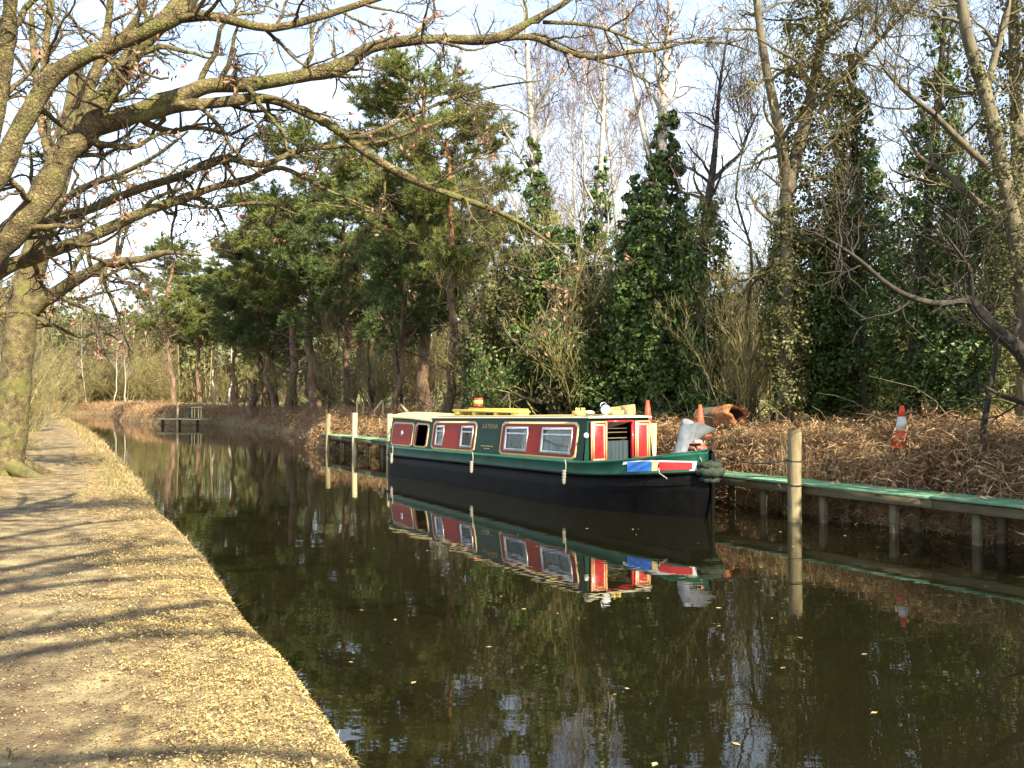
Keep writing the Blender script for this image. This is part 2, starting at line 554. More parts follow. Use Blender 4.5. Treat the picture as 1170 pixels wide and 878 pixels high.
JD = np.array((0.522, -0.853))      # along the jetty, towards the camera
JN = np.array((0.853, 0.522))       # from the canal into the far bank
J0 = np.array((3.83, 16.5))
LEFT = [(7.5, -14), (4.2, -6.2), (1.5, -0.2), (-0.74, 4.31), (-1.80, 6.44), (-2.55, 7.9), (-4.72, 12.3), (-7.65, 18.2), (-12.6, 28), (-19, 40.5), (-29.5, 60), (-40.6, 80), (-48, 90), (-60, 96), (-90, 99)]
RIGHT = [tuple(J0 + JD * s + JN * .8) for s in (36, 24, 16, 10, 5, 0, -6, -12, -18)] + [tuple(J0 + JD * s + JN * .25) for s in (-22.5,)] + [(-9.3, 40.5), (-12.2, 49.5), (-19, 61), (-23.2, 67), (-28.5, 70.5), (-38.5, 86), (-46, 102), (-60, 110), (-95, 113)]
EL = spline(LEFT, lambda p: .16 if -4 < p[1] < 25 else .45)
ER = spline(RIGHT, lambda p: .22 if 4 < p[1] < 40 else .5)


def normals(E, sign):
    t_ = nrm(np.gradient(E, axis=0))
    for _ in range(6):
        t_[1:-1] = nrm(t_[:-2] + 2 * t_[1:-1] + t_[2:])
    return np.stack([t_[:, 1] * sign, -t_[:, 0] * sign], axis=1)


NL = normals(EL, -1)
NR = normals(ER, 1)
EL = EL + NL * (wob(EL[:, 0], EL[:, 1], 1.6) * .05 - .15)[:, None]
ER = ER + NR * (wob(ER[:, 0], ER[:, 1], 1.1) * .14)[:, None]
OFF_L = np.array([-3.4, -2.2, -1.2, -.5, -.12, -.03, .03, .08, .16, .28, .45, .65, .9, 1.15, 1.4, 1.7, 2.0, 2.3, 2.7, 3.2, 4, 5, 7, 10, 15, 22, 30])
Z_L = np.array([-1.1, -.85, -.55, -.30, -.12, -.04, .10, .19, .25, .29, .31, .325, .335, .34, .34, .34, .34, .345, .37, .40, .44, .5, .6, .7, .8, .9, 1.0])
OFF_R = np.array([-2.2, -1.2, -.5, -.15, 0, .15, .4, .8, 1.3, 2.0, 3.0, 4.2, 6, 9, 14, 22, 34, 50, 75, 110])
Z_R = np.array([-1.1, -.8, -.5, -.2, .05, .38, .68, .92, 1.06, 1.16, 1.22, 1.25, 1.28, 1.3, 1.3, 1.35, 1.6, 2.6, 5.0, 8.0])


def bank_z(x, y, off, offs, zs, amp):
    z = np.interp(off, offs, zs)
    a = np.clip((off - .0) / .8, .15, 1)
    return z + amp * a * (wob(x, y, .9) * .6 + wob(x + 31, y, 3.1) * .25)


def strip(E, Nn, offs, offs_all, zs, amp, lift=0.0, jitter=0.0):
    P2 = E[:, None, :] + Nn[:, None, :] * offs[None, :, None]
    o2 = np.broadcast_to(offs[None, :], P2.shape[:2])
    if jitter:
        jw = np.zeros_like(o2)
        jw = jw + 0
        jw[:, 0] = jitter * wob(E[:, 0] * 1.7, E[:, 1] * 1.7)
        jw[:, -1] = jitter * wob(E[:, 0] * 1.9 + 9, E[:, 1] * 1.9)
        P2 = P2 + Nn[:, None, :] * jw[..., None]
        o2 = o2 + jw
    z = bank_z(P2[..., 0], P2[..., 1], o2, offs_all, zs, amp) + lift
    V = np.concatenate([P2, z[..., None]], axis=-1)
    n, k = V.shape[:2]
    i = np.arange(n - 1)[:, None] * k + np.arange(k - 1)[None, :]
    q = np.stack([i, i + 1, i + k + 1, i + k], axis=-1).reshape(-1, 4)
    return V.reshape(-1, 3), q


def on_left(i, off):
    p = EL[i] + NL[i] * off[:, None]
    return p[:, 0], p[:, 1], bank_z(p[:, 0], p[:, 1], off, OFF_L, Z_L, .03)


def on_right(i, off):
    p = ER[i] + NR[i] * off[:, None]
    return p[:, 0], p[:, 1], bank_z(p[:, 0], p[:, 1], off, OFF_R, Z_R, .10)


def ground_r(x, y):
    """height of the far bank under (x, y)"""
    d = np.hypot(ER[:, 0] - x, ER[:, 1] - y)
    i = int(d.argmin())
    off = float((np.array((x, y)) - ER[i]) @ NR[i])
    return float(bank_z(x, y, np.array(off), OFF_R, Z_R, .10))


def ground_l(x, y):
    d = np.hypot(EL[:, 0] - x, EL[:, 1] - y)
    i = int(d.argmin())
    off = float((np.array((x, y)) - EL[i]) @ NL[i])
    return float(bank_z(x, y, np.array(off), OFF_L, Z_L, .03))


V, q = strip(EL, NL, OFF_L, OFF_L, Z_L, .03)
g = MB()
g.add(V, q[:, ::-1])
go = g.build('near_bank', [M_earth, M_bed, M_mud], smooth=True, kind='structure', label='trodden earth bank beside the canal', cat='ground')
zz = V[:, 2][q].mean(axis=1)
go.data.polygons.foreach_set('material_index', np.where(zz < .0, 1, np.where(zz < .11, 2, 0)).astype(np.int32))
V, q = strip(ER, NR, OFF_R, OFF_R, Z_R, .10)
g = MB()
g.add(V, q)
go = g.build('far_bank', [M_wood_floor, M_bed, M_field], smooth=True, kind='structure', label='rough wooded bank across the canal', cat='ground')
zz = V[:, 2][q].mean(axis=1)
cj = np.tile(np.arange(len(OFF_R) - 1), len(ER) - 1)
go.data.polygons.foreach_set('material_index', np.where(zz < .0, 1, np.where(cj >= 13, 2, 0)).astype(np.int32))
po = np.array([1.15, 1.4, 1.7, 2.0, 2.3])
V, q = strip(EL[:-60], NL[:-60], po, OFF_L, Z_L, .03, lift=.008, jitter=.10)
g = MB()
g.add(V, q[:, ::-1])
g.build('path', M_path, smooth=True, kind='structure', label='bare earth towpath running along the canal bank', cat='path')
g = MB()
g.add([(-140, -40, -1.02), (60, -40, -1.02), (60, 130, -1.02), (-140, 130, -1.02)], [(0, 1, 2, 3)])
g.build('canal_bed', M_bed, kind='structure', label='silty bed under the canal water', cat='ground')
g = MB()
g.add([(-140, -40, 0), (60, -40, 0), (60, 130, 0), (-140, 130, 0)], [(0, 1, 2, 3)])
g.build('water', M_water, kind='structure', label='dark still canal water reflecting the trees', cat='water')

# ------------------------------------------------------------------ narrowboat (local x forward with 0 at the stem, y towards the far bank)
BOW = (3.37, 15.05)
BROT = math.atan2(JD[1], JD[0])
U0, UF, UA, US = -11.95, -2.5, -9.12, -11.55        # stern, cabin front, end of main cabin, end of stern cabin


def ztop(u):
    return .725 + .0137 * (u + 12) + (.25 * (max(0, u + 2.6) / 2.6) ** 1.4)


def zbot(u):
    return .50 + .0125 * (u + 12) + (.15 * (max(0, u + 2.6) / 2.6) ** 1.6)


def hw(u):
    if u > -3.4:
        tt = (u + 3.4) / 3.4
        return max(.05, 1.03 * max(0, 1 - tt ** 2.5) ** .72)
    if u < -11.0:
        tt = (-11.0 - u) / .98
        return max(.25, 1.03 * math.sqrt(max(0, 1 - .85 * tt * tt)))
    return 1.03


def hw_low(u):
    tt = max(0, (u + 3.2) / 3.2)
    return max(.03, hw(u) * (1 - .34 * tt ** 1.6))


def zroof(u):
    return 1.55 + .13 * (u + 9) / 6.5


us = np.concatenate([np.linspace(U0, -11, 9), np.linspace(-10.6, -3.6, 18), np.linspace(-3.4, -.4, 26), [-.25, -.12, -.04, 0]])
boat = thing('narrowboat', 'green and maroon narrowboat with black hull moored along the wooden jetty', 'boat', (BOW[0], BOW[1], 0), BROT)
# hull below the strake
rows = []
for u in us:
    zb = zbot(u)
    a, b = hw_low(u), hw(u)
    sec = [(-a * .96, -.45), (-a, .02), (-(a + (b - a) * .5), .02 + (zb - .02) * .55), (-b, zb)]
    sec += [(-y, z) for y, z in sec[::-1]]
    rows.append([(u + (.0 if z > .3 else -.10 * max(0, (u + 1) / 1)), y, z) for y, z in sec])
A = np.array(rows)
n, k = A.shape[:2]


def gridq(n, k):
    i = np.arange(n - 1)[:, None] * k + np.arange(k - 1)[None, :]
    return np.stack([i, i + 1, i + k + 1, i + k], axis=-1).reshape(-1, 4)


hb = MB()
hb.add(A.reshape(-1, 3), gridq(n, k))
for e in (0, n - 1):
    hb.add(A[e], [(0, 1, 6, 7), (1, 2, 5, 6), (2, 3, 4, 5)])
hb.build('hull', M_hull, boat, smooth=True)
# green gunwale band with rolled edges, both sides, and side decks
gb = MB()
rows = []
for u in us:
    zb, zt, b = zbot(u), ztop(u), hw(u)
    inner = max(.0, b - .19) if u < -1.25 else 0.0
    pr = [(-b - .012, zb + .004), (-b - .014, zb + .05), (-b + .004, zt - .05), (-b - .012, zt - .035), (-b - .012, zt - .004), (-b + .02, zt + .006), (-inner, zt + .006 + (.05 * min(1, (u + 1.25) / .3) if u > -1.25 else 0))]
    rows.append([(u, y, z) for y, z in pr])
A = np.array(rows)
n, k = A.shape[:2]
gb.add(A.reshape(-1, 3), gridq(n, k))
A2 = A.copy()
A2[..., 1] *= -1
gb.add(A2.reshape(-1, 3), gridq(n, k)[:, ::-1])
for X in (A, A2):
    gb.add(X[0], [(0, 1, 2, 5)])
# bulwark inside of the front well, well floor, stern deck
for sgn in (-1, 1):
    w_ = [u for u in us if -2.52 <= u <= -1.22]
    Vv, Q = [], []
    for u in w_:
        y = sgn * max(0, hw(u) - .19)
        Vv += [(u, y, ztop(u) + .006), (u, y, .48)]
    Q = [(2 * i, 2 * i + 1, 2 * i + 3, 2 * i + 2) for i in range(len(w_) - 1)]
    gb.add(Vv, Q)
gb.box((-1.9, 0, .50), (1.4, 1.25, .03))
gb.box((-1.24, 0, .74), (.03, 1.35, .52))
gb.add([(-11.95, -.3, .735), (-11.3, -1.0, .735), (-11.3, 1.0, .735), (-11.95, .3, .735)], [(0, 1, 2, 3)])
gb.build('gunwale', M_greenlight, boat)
sb = MB()
for fz, off, r_ in ((zbot, .016, .022), (lambda u: zbot(u) - .20, -.03, .014)):
    for sgn in (-1, 1):
        pts = np.array([(u, sgn * (hw(u) + off), fz(u)) for u in us if u < -.05])
        sb.tubes(pts, np.full(len(pts), r_), 6)
sb.build('rubbing_strake', M_hull, boat)


def S(u, h, off=0.0, side=-1):
    z0, z1 = ztop(u), (zroof(u) if u > UA - .001 else 1.475)
    return (u, side * (.865 - .12 * h + off), z0 + (z1 - z0) * h)


def side_grid(mb, us_, hs_, holes, off, side=-1):
    us_, hs_ = sorted(set(us_)), sorted(set(hs_))
    for a, b in zip(us_[:-1], us_[1:]):
        for c, d in zip(hs_[:-1], hs_[1:]):
            um, hm = (a + b) / 2, (c + d) / 2
            if any(x0 < um < x1 and y0 < hm < y1 for x0, x1, y0, y1 in holes):
                continue
            mb.add([S(a, c, off, side), S(b, c, off, side), S(b, d, off, side), S(a, d, off, side)], [(0, 1, 2, 3)])


WIN = [(-5.41, -4.53, .14, .75), (-3.98, -2.93, .14, .75), (-8.76, -8.36, .14, .75), (-7.44, -6.88, .14, .75)]
cb = MB()
for side in (-1, 1):
    hol = WIN if side < 0 else []
    side_grid(cb, [UA, UF, -5, -7] + [x for w in WIN for x in w[:2]], [0, 1] + [x for w in WIN for x in w[2:]], hol, 0, side)
    side_grid(cb, [US, UA - .002, -10.2], [0, 1], [(-9.95, -9.3, .10, .80)] if side < 0 else [], 0, side) if False else None
    hs2 = [0, .08, .84, 1]
    side_grid(cb, [US, -9.86, -9.30, UA - .002], hs2, [(-9.86, -9.30, .08, .84)] if side < 0 else [], 0, side)
# bulkheads
zf = zroof(UF)
for x0, x1, y0, y1 in ((-.865, -.34, .48, zf), (.34, .865, .48, zf), (-.34, .34, 1.60, zf)):
    tum = lambda y, z: y * (1 - .14 * max(0, (z - .85) / .85)) if abs(y) > .5 else y
    cb.add([(UF, tum(x0, y0), y0), (UF, tum(x1, y0), y0), (UF, tum(x1, y1), y1), (UF, tum(x0, y1), y1)], [(0, 1, 2, 3)])
cb.add([(US, -.86, .7), (US, .86, .7), (US, .75, 1.475), (US, -.75, 1.475)], [(3, 2, 1, 0)])
cb.build('cabin', M_green, boat)
ib = MB()
ib.box((-5.8, .15, .52), (6.5, 1.3, .03))
ib.box((-5.8, .62, 1.1), (6.5, .03, 1.1))
ib.box((-4.26, 0, 1.1), (.03, 1.2, 1.0))
ib.box((-6.2, 0, 1.1), (.03, 1.2, 1.0))
ib.box((-10.2, .3, .6), (1.9, 1.0, .05))
ib.build('interior', M_dark, boat)

# roof with camber, cream edge
rb = MB()
ru = np.linspace(UA, UF + .07, 12)
rows = []
for u in ru:
    z = zroof(u)
    rows.append([(u, y, z + .022 * (1 - (y / .76) ** 2) + dz) for y, dz in ((-.775, -.012), (-.775, .008), (-.73, .014), (-.4, .014), (0, .014), (.4, .014), (.73, .014), (.775, .008), (.775, -.012))])
A = np.array(rows)
rb.add(A.reshape(-1, 3), gridq(*A.shape[:2]))
for e in (0, -1):
    rb.add(A[e], [(0, 1, 7, 8), (1, 2, 6, 7), (2, 3, 5, 6), (3, 4, 5, 5)][:3])
    rb.add(A[e], [(3, 4, 5)])
roof = rb.build('roof', [M_roof, M_rooftop], boat)
ci = np.tile(np.arange(8), len(ru) - 1)
roof.data.polygons.foreach_set('material_index', np.concatenate([np.where((ci >= 2) & (ci <= 5), 1, 0), np.zeros(len(roof.data.polygons) - len(ci))]).astype(np.int32))
hb = MB()
for sgn in (-1, 1):
    pts = np.array([(u, sgn * .70, zroof(u) + .040) for u in np.linspace(UA + .2, UF - .5, 20)])
    hb.tubes(pts, np.full(20, .014), 6)
    for u in np.linspace(UA + .3, UF - .6, 7):
        hb.box((u, sgn * .70, zroof(u) + .026), (.03, .02, .03))
hb.build('handrail', M_cream, roof)
rb = MB()
ru = np.linspace(US - .12, UA + .06, 10)
rows = []
for i, u in enumerate(ru):
    f = i / 9
    z = 1.545 - .05 * f + .02 * math.sin(3.14 * f)
    rows.append([(u, y, z + dz + .085 * (1 - (y / .8) ** 2)) for y, dz in ((-.80, -.045), (-.80, .0), (-.74, .02), (-.4, .03), (0, .03), (.4, .03), (.74, .02), (.80, 0), (.80, -.045))])
A = np.array(rows)
rb.add(A.reshape(-1, 3), gridq(*A.shape[:2]))
for e in (0, -1):
    rb.add(A[e], [(0, 1, 7, 8), (1, 2, 6, 7), (2, 3, 5, 6)])
    rb.add(A[e], [(3, 4, 5)])
rb.build('stern_canopy', M_cream, boat)


def octo(u0, u1, h0, h1, cu, chh):
    return [(u0 + cu, h0), (u1 - cu, h0), (u1, h0 + chh), (u1, h1 - chh), (u1 - cu, h1), (u0 + cu, h1), (u0, h1 - chh), (u0, h0 + chh)]


def side_panel(u0, u1, h0, h1, holes, panel_mat=M_red):
    b_ = MB()
    cu, chh = .10, .08
    uu = [u0, u0 + cu, u1 - cu, u1] + [x for w in holes for x in w[:2]]
    hh = [h0, h0 + chh, h1 - chh, h1] + [x for w in holes for x in w[2:]]
    corners = [(u0, u0 + cu, h0, h0 + chh), (u1 - cu, u1, h0, h0 + chh), (u0, u0 + cu, h1 - chh, h1), (u1 - cu, u1, h1 - chh, h1)]
    side_grid(b_, uu, hh, list(holes) + corners, .004)
    for (a, b, c) in (((u0 + cu, h0), (u0 + cu, h0 + chh), (u0, h0 + chh)), ((u1 - cu, h0), (u1, h0 + chh), (u1 - cu, h0 + chh)),
                      ((u0 + cu, h1), (u0, h1 - chh), (u0 + cu, h1 - chh)), ((u1 - cu, h1), (u1 - cu, h1 - chh), (u1, h1 - chh))):
        b_.add([S(*a, .004), S(*b, .004), S(*c, .004)], [(0, 1, 2)])
    p_ = b_.build('side_panel', panel_mat, boat)
    b_ = MB()
    o1, o2 = octo(u0 - .03, u1 + .03, h0 - .035, h1 + .035, cu, chh), octo(u0 + .015, u1 - .015, h0 + .02, h1 - .02, cu, chh)
    Vv = [S(*a, .010) for a in o1] + [S(*a, .010) for a in o2] + [S(*a, .0) for a in o1]
    Q = [(i, (i + 1) % 8, 8 + (i + 1) % 8, 8 + i) for i in range(8)] + [(16 + i, 16 + (i + 1) % 8, (i + 1) % 8, i) for i in range(8)]
    b_.add(Vv, Q)
    b_.build('trim', M_cream, p_)


side_panel(-5.57, -2.76, .045, .86, WIN[:2])
side_panel(-8.92, -6.74, .045, .86, WIN[2:])
side_panel(-11.42, -10.12, .06, .86, [])
side_panel(-9.98, -9.22, .06, .86, [(-9.86, -9.30, .08, .84)])
for (u0, u1, h0, h1), cur in zip(WIN, ((.72, 1.0), (.0, 1.0), (0, 1), (.0, .0))):
    b_ = MB()
    e1, e2 = .035, .05
    oo, ii = [(u0 - .012, h0 - .015), (u1 + .012, h0 - .015), (u1 + .012, h1 + .015), (u0 - .012, h1 + .015)], [(u0 + e1, h0 + e2), (u1 - e1, h0 + e2), (u1 - e1, h1 - e2), (u0 + e1, h1 - e2)]
    Vv = [S(*a, .016) for a in oo] + [S(*a, .016) for a in ii] + [S(*a, -.02) for a in ii] + [S(*a, .0) for a in oo]
    Q = [(i, (i + 1) % 4, 4 + (i + 1) % 4, 4 + i) for i in range(4)] + [(4 + i, 4 + (i + 1) % 4, 8 + (i + 1) % 4, 8 + i) for i in range(4)] + [(12 + i, 12 + (i + 1) % 4, (i + 1) % 4, i) for i in range(4)]
    b_.add(Vv, Q)
    hbar = h1 - .16
    Vv = [S(u0 + e1, hbar - .02, .013), S(u1 - e1, hbar - .02, .013), S(u1 - e1, hbar + .02, .013), S(u0 + e1, hbar + .02, .013)]
    b_.add(Vv, [(0, 1, 2, 3)])
    wf = b_.build('window_frame', M_frame, boat)
    b_ = MB()
    b_.add([S(u0, h0, -.012), S(u1, h0, -.012), S(u1, h1, -.012), S(u0, h1, -.012)], [(0, 1, 2, 3)])
    b_.build('window_pane', M_glass, wf)
    if cur[1] > cur[0]:
        b_ = MB()
        nn = 25
        cc = []
        for i in range(nn):
            ff = cur[0] + (cur[1] - cur[0]) * i / (nn - 1)
            uu_ = u0 + (u1 - u0) * ff
            gap = .05 * max(0, 1 - abs(ff - .5) / .07) if cur[0] == 0 and (u1 - u0) > .8 else 0
            wv = .018 * math.sin(i * 1.9) - .05 - gap
            cc += [S(uu_, h0 - .02, wv), S(uu_, h1 + .02, wv * .8 - .01)]
        b_.add(cc, [(2 * i, 2 * i + 2, 2 * i + 3, 2 * i + 1) for i in range(nn - 1)])
        b_.build('curtain', M_curtain, wf)
# dim wooden fittings seen in the stern doorway
b_ = MB()
b_.bevbox((-9.36, -.70, 1.12), (.05, .06, .62), .006, mat=0)
b_.bevbox((-9.66, -.55, 1.10), (.06, .10, .66), .006, mat=1)
b_.build('stern_door', [M_timber, M_brightred], boat)
b_ = MB()
dm = [(-10.86, .50), (-10.78, .62), (-10.70, .50), (-10.78, .38)]
b_.add([S(*a, .02) for a in dm] + [S(*a, .004) for a in dm], [(0, 1, 2, 3), (4, 5, 1, 0), (5, 6, 2, 1), (6, 7, 3, 2), (7, 4, 0, 3)])
b_.build('diamond_plate', M_white, boat)


def side_text(txt, uc, hc, size, wide):
    cu = bpy.data.curves.new('lettering', 'FONT')
    cu.body = txt
    cu.size = 1.0
    cu.align_x = 'CENTER'
    cu.extrude = .0
    to = bpy.data.objects.new('lettering', cu)
    COL.objects.link(to)
    dg = bpy.context.evaluated_depsgraph_get()
    me = bpy.data.meshes.new_from_object(to.evaluated_get(dg))
    bpy.data.objects.remove(to)
    co_ = np.empty(len(me.vertices) * 3)
    me.vertices.foreach_get('co', co_)
    co_ = co_.reshape(-1, 3)
    span = np.ptp(co_[:, 0])
    hz = zroof(uc) - ztop(uc)
    out = [S(uc + x * wide / span, hc + y * size / hz, .006) for x, y, z in co_]
    me.vertices.foreach_set('co', np.array(out).ravel())
    me.materials.clear()
    me.materials.append(M_gold)
    me.update()
    return link('lettering', me, boat)


side_text('KATRINA', -6.12, .70, .15, .68)
b_ = MB()
for hc, lens in ((.20, (.12, .07, .16, .10)), (.13, (.09, .12))):
    x = -6.15 - (sum(lens) + .03 * (len(lens) - 1)) / 2
    for l in lens:
        b_.add([S(x, hc, .006), S(x + l, hc, .006), S(x + l, hc + .025, .006), S(x, hc + .025, .006)], [(0, 1, 2, 3)])
        x += l + .03
b_.build('small_gold_lines', M_gold, boat)

# front doors folded back on the bulkhead, jambs, curtain in the doorway
for y0, y1, tilt in ((-.71, -.335, 0), (.355, .73, 0)):
    d_ = MB()
    zc, hh = 1.205, .80
    d_.bevbox((UF + .045, (y0 + y1) / 2, zc), (.04, y1 - y0, hh), .006)
    dd = d_.build('front_door', M_brightred, boat)
    d_ = MB()
    xx = UF + .069
    w0, w1, z0, z1, tt = y0 + .05, y1 - .05, zc - hh / 2 + .06, zc + hh / 2 - .06, .028
    for a, b, c, d in ((w0, w1, z0, z0 + tt), (w0, w1, z1 - tt, z1), (w0, w0 + tt, z0 + tt, z1 - tt), (w1 - tt, w1, z0 + tt, z1 - tt)):
        d_.box((xx, (a + b) / 2, (c + d) / 2), (.012, b - a, d - c))
    w0, w1, z0, z1, tt = y0 + .004, y1 - .004, zc - hh / 2 + .004, zc + hh / 2 - .004, .018
    for a, b, c, d in ((w0, w1, z0, z0 + tt), (w0, w1, z1 - tt, z1), (w0, w0 + tt, z0 + tt, z1 - tt), (w1 - tt, w1, z0 + tt, z1 - tt)):
        d_.box((xx, (a + b) / 2, (c + d) / 2), (.008, b - a, d - c))
    d_.build('door_trim', M_cream, dd)
    d_ = MB()
    # painted diamonds and flowers, faded, in the door panel
    for j in range(22):
        r_ = random.uniform(.006, .016)
        cy, cz = random.uniform(y0 + .12, y1 - .12), zc + random.uniform(-.26, .26)
        d_.add([(UF + .0665, cy - r_, cz), (UF + .0665, cy, cz - r_), (UF + .0665, cy + r_, cz), (UF + .0665, cy, cz + r_)], [(0, 1, 2, 3)])
    d_.build('door_painting', M_red, dd, kind='stuff')
d_ = MB()
for y in (-.325, .325):
    d_.box((UF + .01, y, 1.15), (.07, .035, .92))
d_.box((UF + .01, 0, 1.60), (.07, .61, .035))
d_.build('door_frame', M_brightred, boat)
d_ = MB()
nn = 31
cc = []
for i in range(nn):
    y = -.31 + .62 * i / (nn - 1)
    wv = UF - .10 + .02 * math.sin(i * 1.3)
    cc += [(wv, y, .60), (wv, y, 1.22)]
d_.add(cc, [(2 * i, 2 * i + 2, 2 * i + 3, 2 * i + 1) for i in range(nn - 1)])
for z in (1.27, 1.38, 1.46):
    d_.box((UF - .13, 0, z), (.02, .6, .018), mat=1)
d_.build('door_curtain', [M_bluecloth, M_fascia], boat)
d_ = MB()
d_.lathe([(.0, 0), (.05, .005), (.055, .02), (.04, .045), (0, .055)], (UF, -.79, 1.34), 14, ax=(1, 0, 0))
d_.build('navigation_light', M_white, boat)

# painted bow panels (both sides)
for side in (-1, 1):
    bp_ = None
    segs = [('bow_panel', -1.33, -.13, .10, .93, M_white, .006), ('bow_panel', -1.25, -.80, .20, .84, M_blue, .011), ('bow_panel', -.79, -.69, .20, .83, M_cream, .011), ('bow_panel', -.67, -.18, .21, .82, M_brightred, .011)]
    for nm, u0, u1, f0, f1, mt, off in segs:
        d_ = MB()
        uu_ = np.linspace(u0, u1, 14)
        Vv = []
        for i, u in enumerate(uu_):
            zb, zt = zbot(u), ztop(u)
            tp = i / 13
            taper = np.interp(u, [-1.33, -.8, -.13], [.98, .86, .55])
            a, b = .14 + (f0 - .14) * taper, .14 + (f1 - .14) * taper
            sk = -.10 * (1 - tp) if nm == 'bow_panel' and mt is M_white else 0
            for ff, ex in ((a, 0), (b, 1)):
                y = hw(u) + .014 - .016 * ff
                Vv.append((u + (sk if ex == 0 else 0), side * (y + off), zb + (zt - zb) * ff))
        d_.add(Vv, [(2 * i, 2 * i + 2, 2 * i + 3, 2 * i + 1) for i in range(13)])
        d_.build(nm, mt, boat)
# bow fittings: stem post bar, T stud, fender
d_ = MB()
d_.tubes(np.array([(.03, 0, -.3), (.05, 0, .4), (.06, 0, .85), (.02, 0, 1.12)]), np.array([.03, .035, .04, .045]), 8)
d_.tubes(np.array([(-.38, 0, 1.10), (-.38, 0, 1.26)]), np.array([.03, .03]), 8, cap=True)
d_.tubes(np.array([(-.38, -.12, 1.24), (-.38, .12, 1.24)]), np.array([.022, .022]), 8, cap=True)
d_.build('stem_post', M_hull, boat)
fd = thing('bow_fender', 'dark knotted rope button fender hanging over the stem of the narrowboat', 'fender', (BOW[0], BOW[1], 0), BROT)
d_ = MB()
ang = np.linspace(-1.7, 1.7, 15)
for r_, zz, th in ((.20, .80, .085), (.17, .92, .075), (.14, .68, .07)):
    pts = np.array([(-.08 + r_ * math.cos(a) * 1.1, r_ * math.sin(a), zz + .02 * math.sin(a * 9)) for a in ang])
    d_.tubes(pts, th * (1 - .45 * (np.abs(ang) / 1.7) ** 2) * (1 + .12 * np.sin(ang * 11)), 10, cap=True)
d_.build('rope_button', M_ropedark, fd, smooth=True)
d_ = MB()
for sgn in (-1, 1):
    d_.tubes(np.array([(.02, sgn * .17, .86), (-.12, sgn * .14, 1.06), (-.36, sgn * .05, 1.2)]), np.full(3, .012), 6)
d_.build('lashing', M_rope, fd)
d_ = MB()
d_.tubes(np.array([(-.62, -.62, .84), (-.55, -.66, .76), (-.40, -.62, .68)]), np.full(3, .011), 6)
d_.build('loose_line', M_rope, boat)
for u, lb in ((-2.76, 'knotted pale rope fender on the boat side nearest the bow'), (-6.39, 'pale rope fender on the boat side below the gold lettering'), (-10.8, 'pale rope fender on the boat side below the stern panel')):
    pnt = Vector((BOW[0], BOW[1], 0)) + Matrix.Rotation(BROT, 3, 'Z') @ Vector((u, -1.075, 0))
    ft = thing('rope_fender', lb, 'fender', pnt, BROT, 'rope fenders along the boat')
    zt = ztop(u)
    d_ = MB()
    pts = np.array([(.03 * math.sin(j * .4), -.01, zt + .03 - j * .03) for j in range(8)])
    d_.tubes(pts, np.full(8, .012), 6)
    d_.build('lanyard', M_rope, ft)
    d_ = MB()
    zs_ = np.linspace(zt - .17, zt - .44, 14)
    d_.tubes(np.array([(.03 * math.sin(2.8) - .02 * j / 14, -.035, z) for j, z in enumerate(zs_)]), .036 + .010 * np.sin(np.arange(14) * 2.3) - .012 * (np.arange(14) > 11), 8, cap=True)
    d_.build('knotted_rope', M_rope, ft)

# roof gear


def on_roof(u, y):
    z = (zroof(u) if u > UA else 1.52) + .014 + .022 * (1 - (y / .76) ** 2)
    p = Matrix.Rotation(BROT, 3, 'Z') @ Vector((u, y, 0))
    return (BOW[0] + p.x, BOW[1] + p.y, z)


t_ = thing('gangplank', 'long yellow plank lying on blocks along the rear of the boat roof', 'plank', on_roof(-7.35, -.1), BROT)
d_ = MB()
d_.bevbox((0, 0, .115), (3.15, .34, .05), .006)
d_.bevbox((.1, .155, .16), (2.8, .03, .05), .004)
d_.build('board', M_yellow, t_)
for x in (-1.35, -.5, .55, 1.4):
    d_ = MB()
    d_.bevbox((x, 0, .042), (.30 if abs(x) > 1 else .16, .30, .094), .006)
    d_.build('block', M_yellow, t_)
for u, y, lb in ((-3.42, -.25, 'small yellow slatted box on the boat roof behind the headlamp'), (-2.80, .16, 'small yellow slatted box on the boat roof at its front edge')):
    t_ = thing('roof_box', lb, 'box', on_roof(u, y), BROT, 'yellow boxes on the roof')
    d_ = MB()
    d_.bevbox((0, 0, .05), (.20, .27, .09), .006)
    d_.build('tray', M_yellow, t_)
    for j in range(4):
        d_ = MB()
        d_.bevbox((.08 * (-1) ** j, -.10 + .066 * j, .125), (.03, .04, .06), .004)
        d_.build('peg', M_yellow, t_)
t_ = thing('roof_vent', 'cream mushroom vent at the front corner of the boat roof', 'vent', on_roof(-2.62, -.62), BROT)
d_ = MB()
d_.lathe([(.0, 0), (.07, 0), (.07, .05), (.11, .055), (.105, .085), (.06, .11), (0, .115)], (0, 0, 0), 16)
d_.build('cap', M_roof, t_, smooth=True)
t_ = thing('headlamp', 'round chrome headlamp on a bracket at the front of the boat roof', 'headlamp', on_roof(-2.55, -.28), BROT)
d_ = MB()
d_.lathe([(0, -.10), (.06, -.08), (.095, -.02), (.105, .02), (.09, .035)], (0, 0, .11), 18, ax=(1, -.35, 0))
d_.build('housing', M_chrome, t_, smooth=True)
d_ = MB()
d_.lathe([(.092, .03), (.06, .045), (0, .05)], (0, 0, .11), 18, ax=(1, -.35, 0))
d_.build('lens', M_white, t_, smooth=True)
d_ = MB()
d_.tubes(np.array([(0, 0, 0), (0, 0, .06)]), np.full(2, .018), 8)
d_.build('bracket', M_chrome, t_)
d_ = MB()
a = np.linspace(-.4, 3.5, 14)
d_.tubes(np.stack([np.full(14, -.06), .075 * np.cos(a), .19 + .06 * np.sin(a)], 1), np.full(14, .012), 6)
d_.build('hoop', M_chrome, t_)
t_ = thing('roof_marker', 'small red and yellow banded drum on a thin pole above the boat roof', 'marker', on_roof(-8.55, .28), BROT)
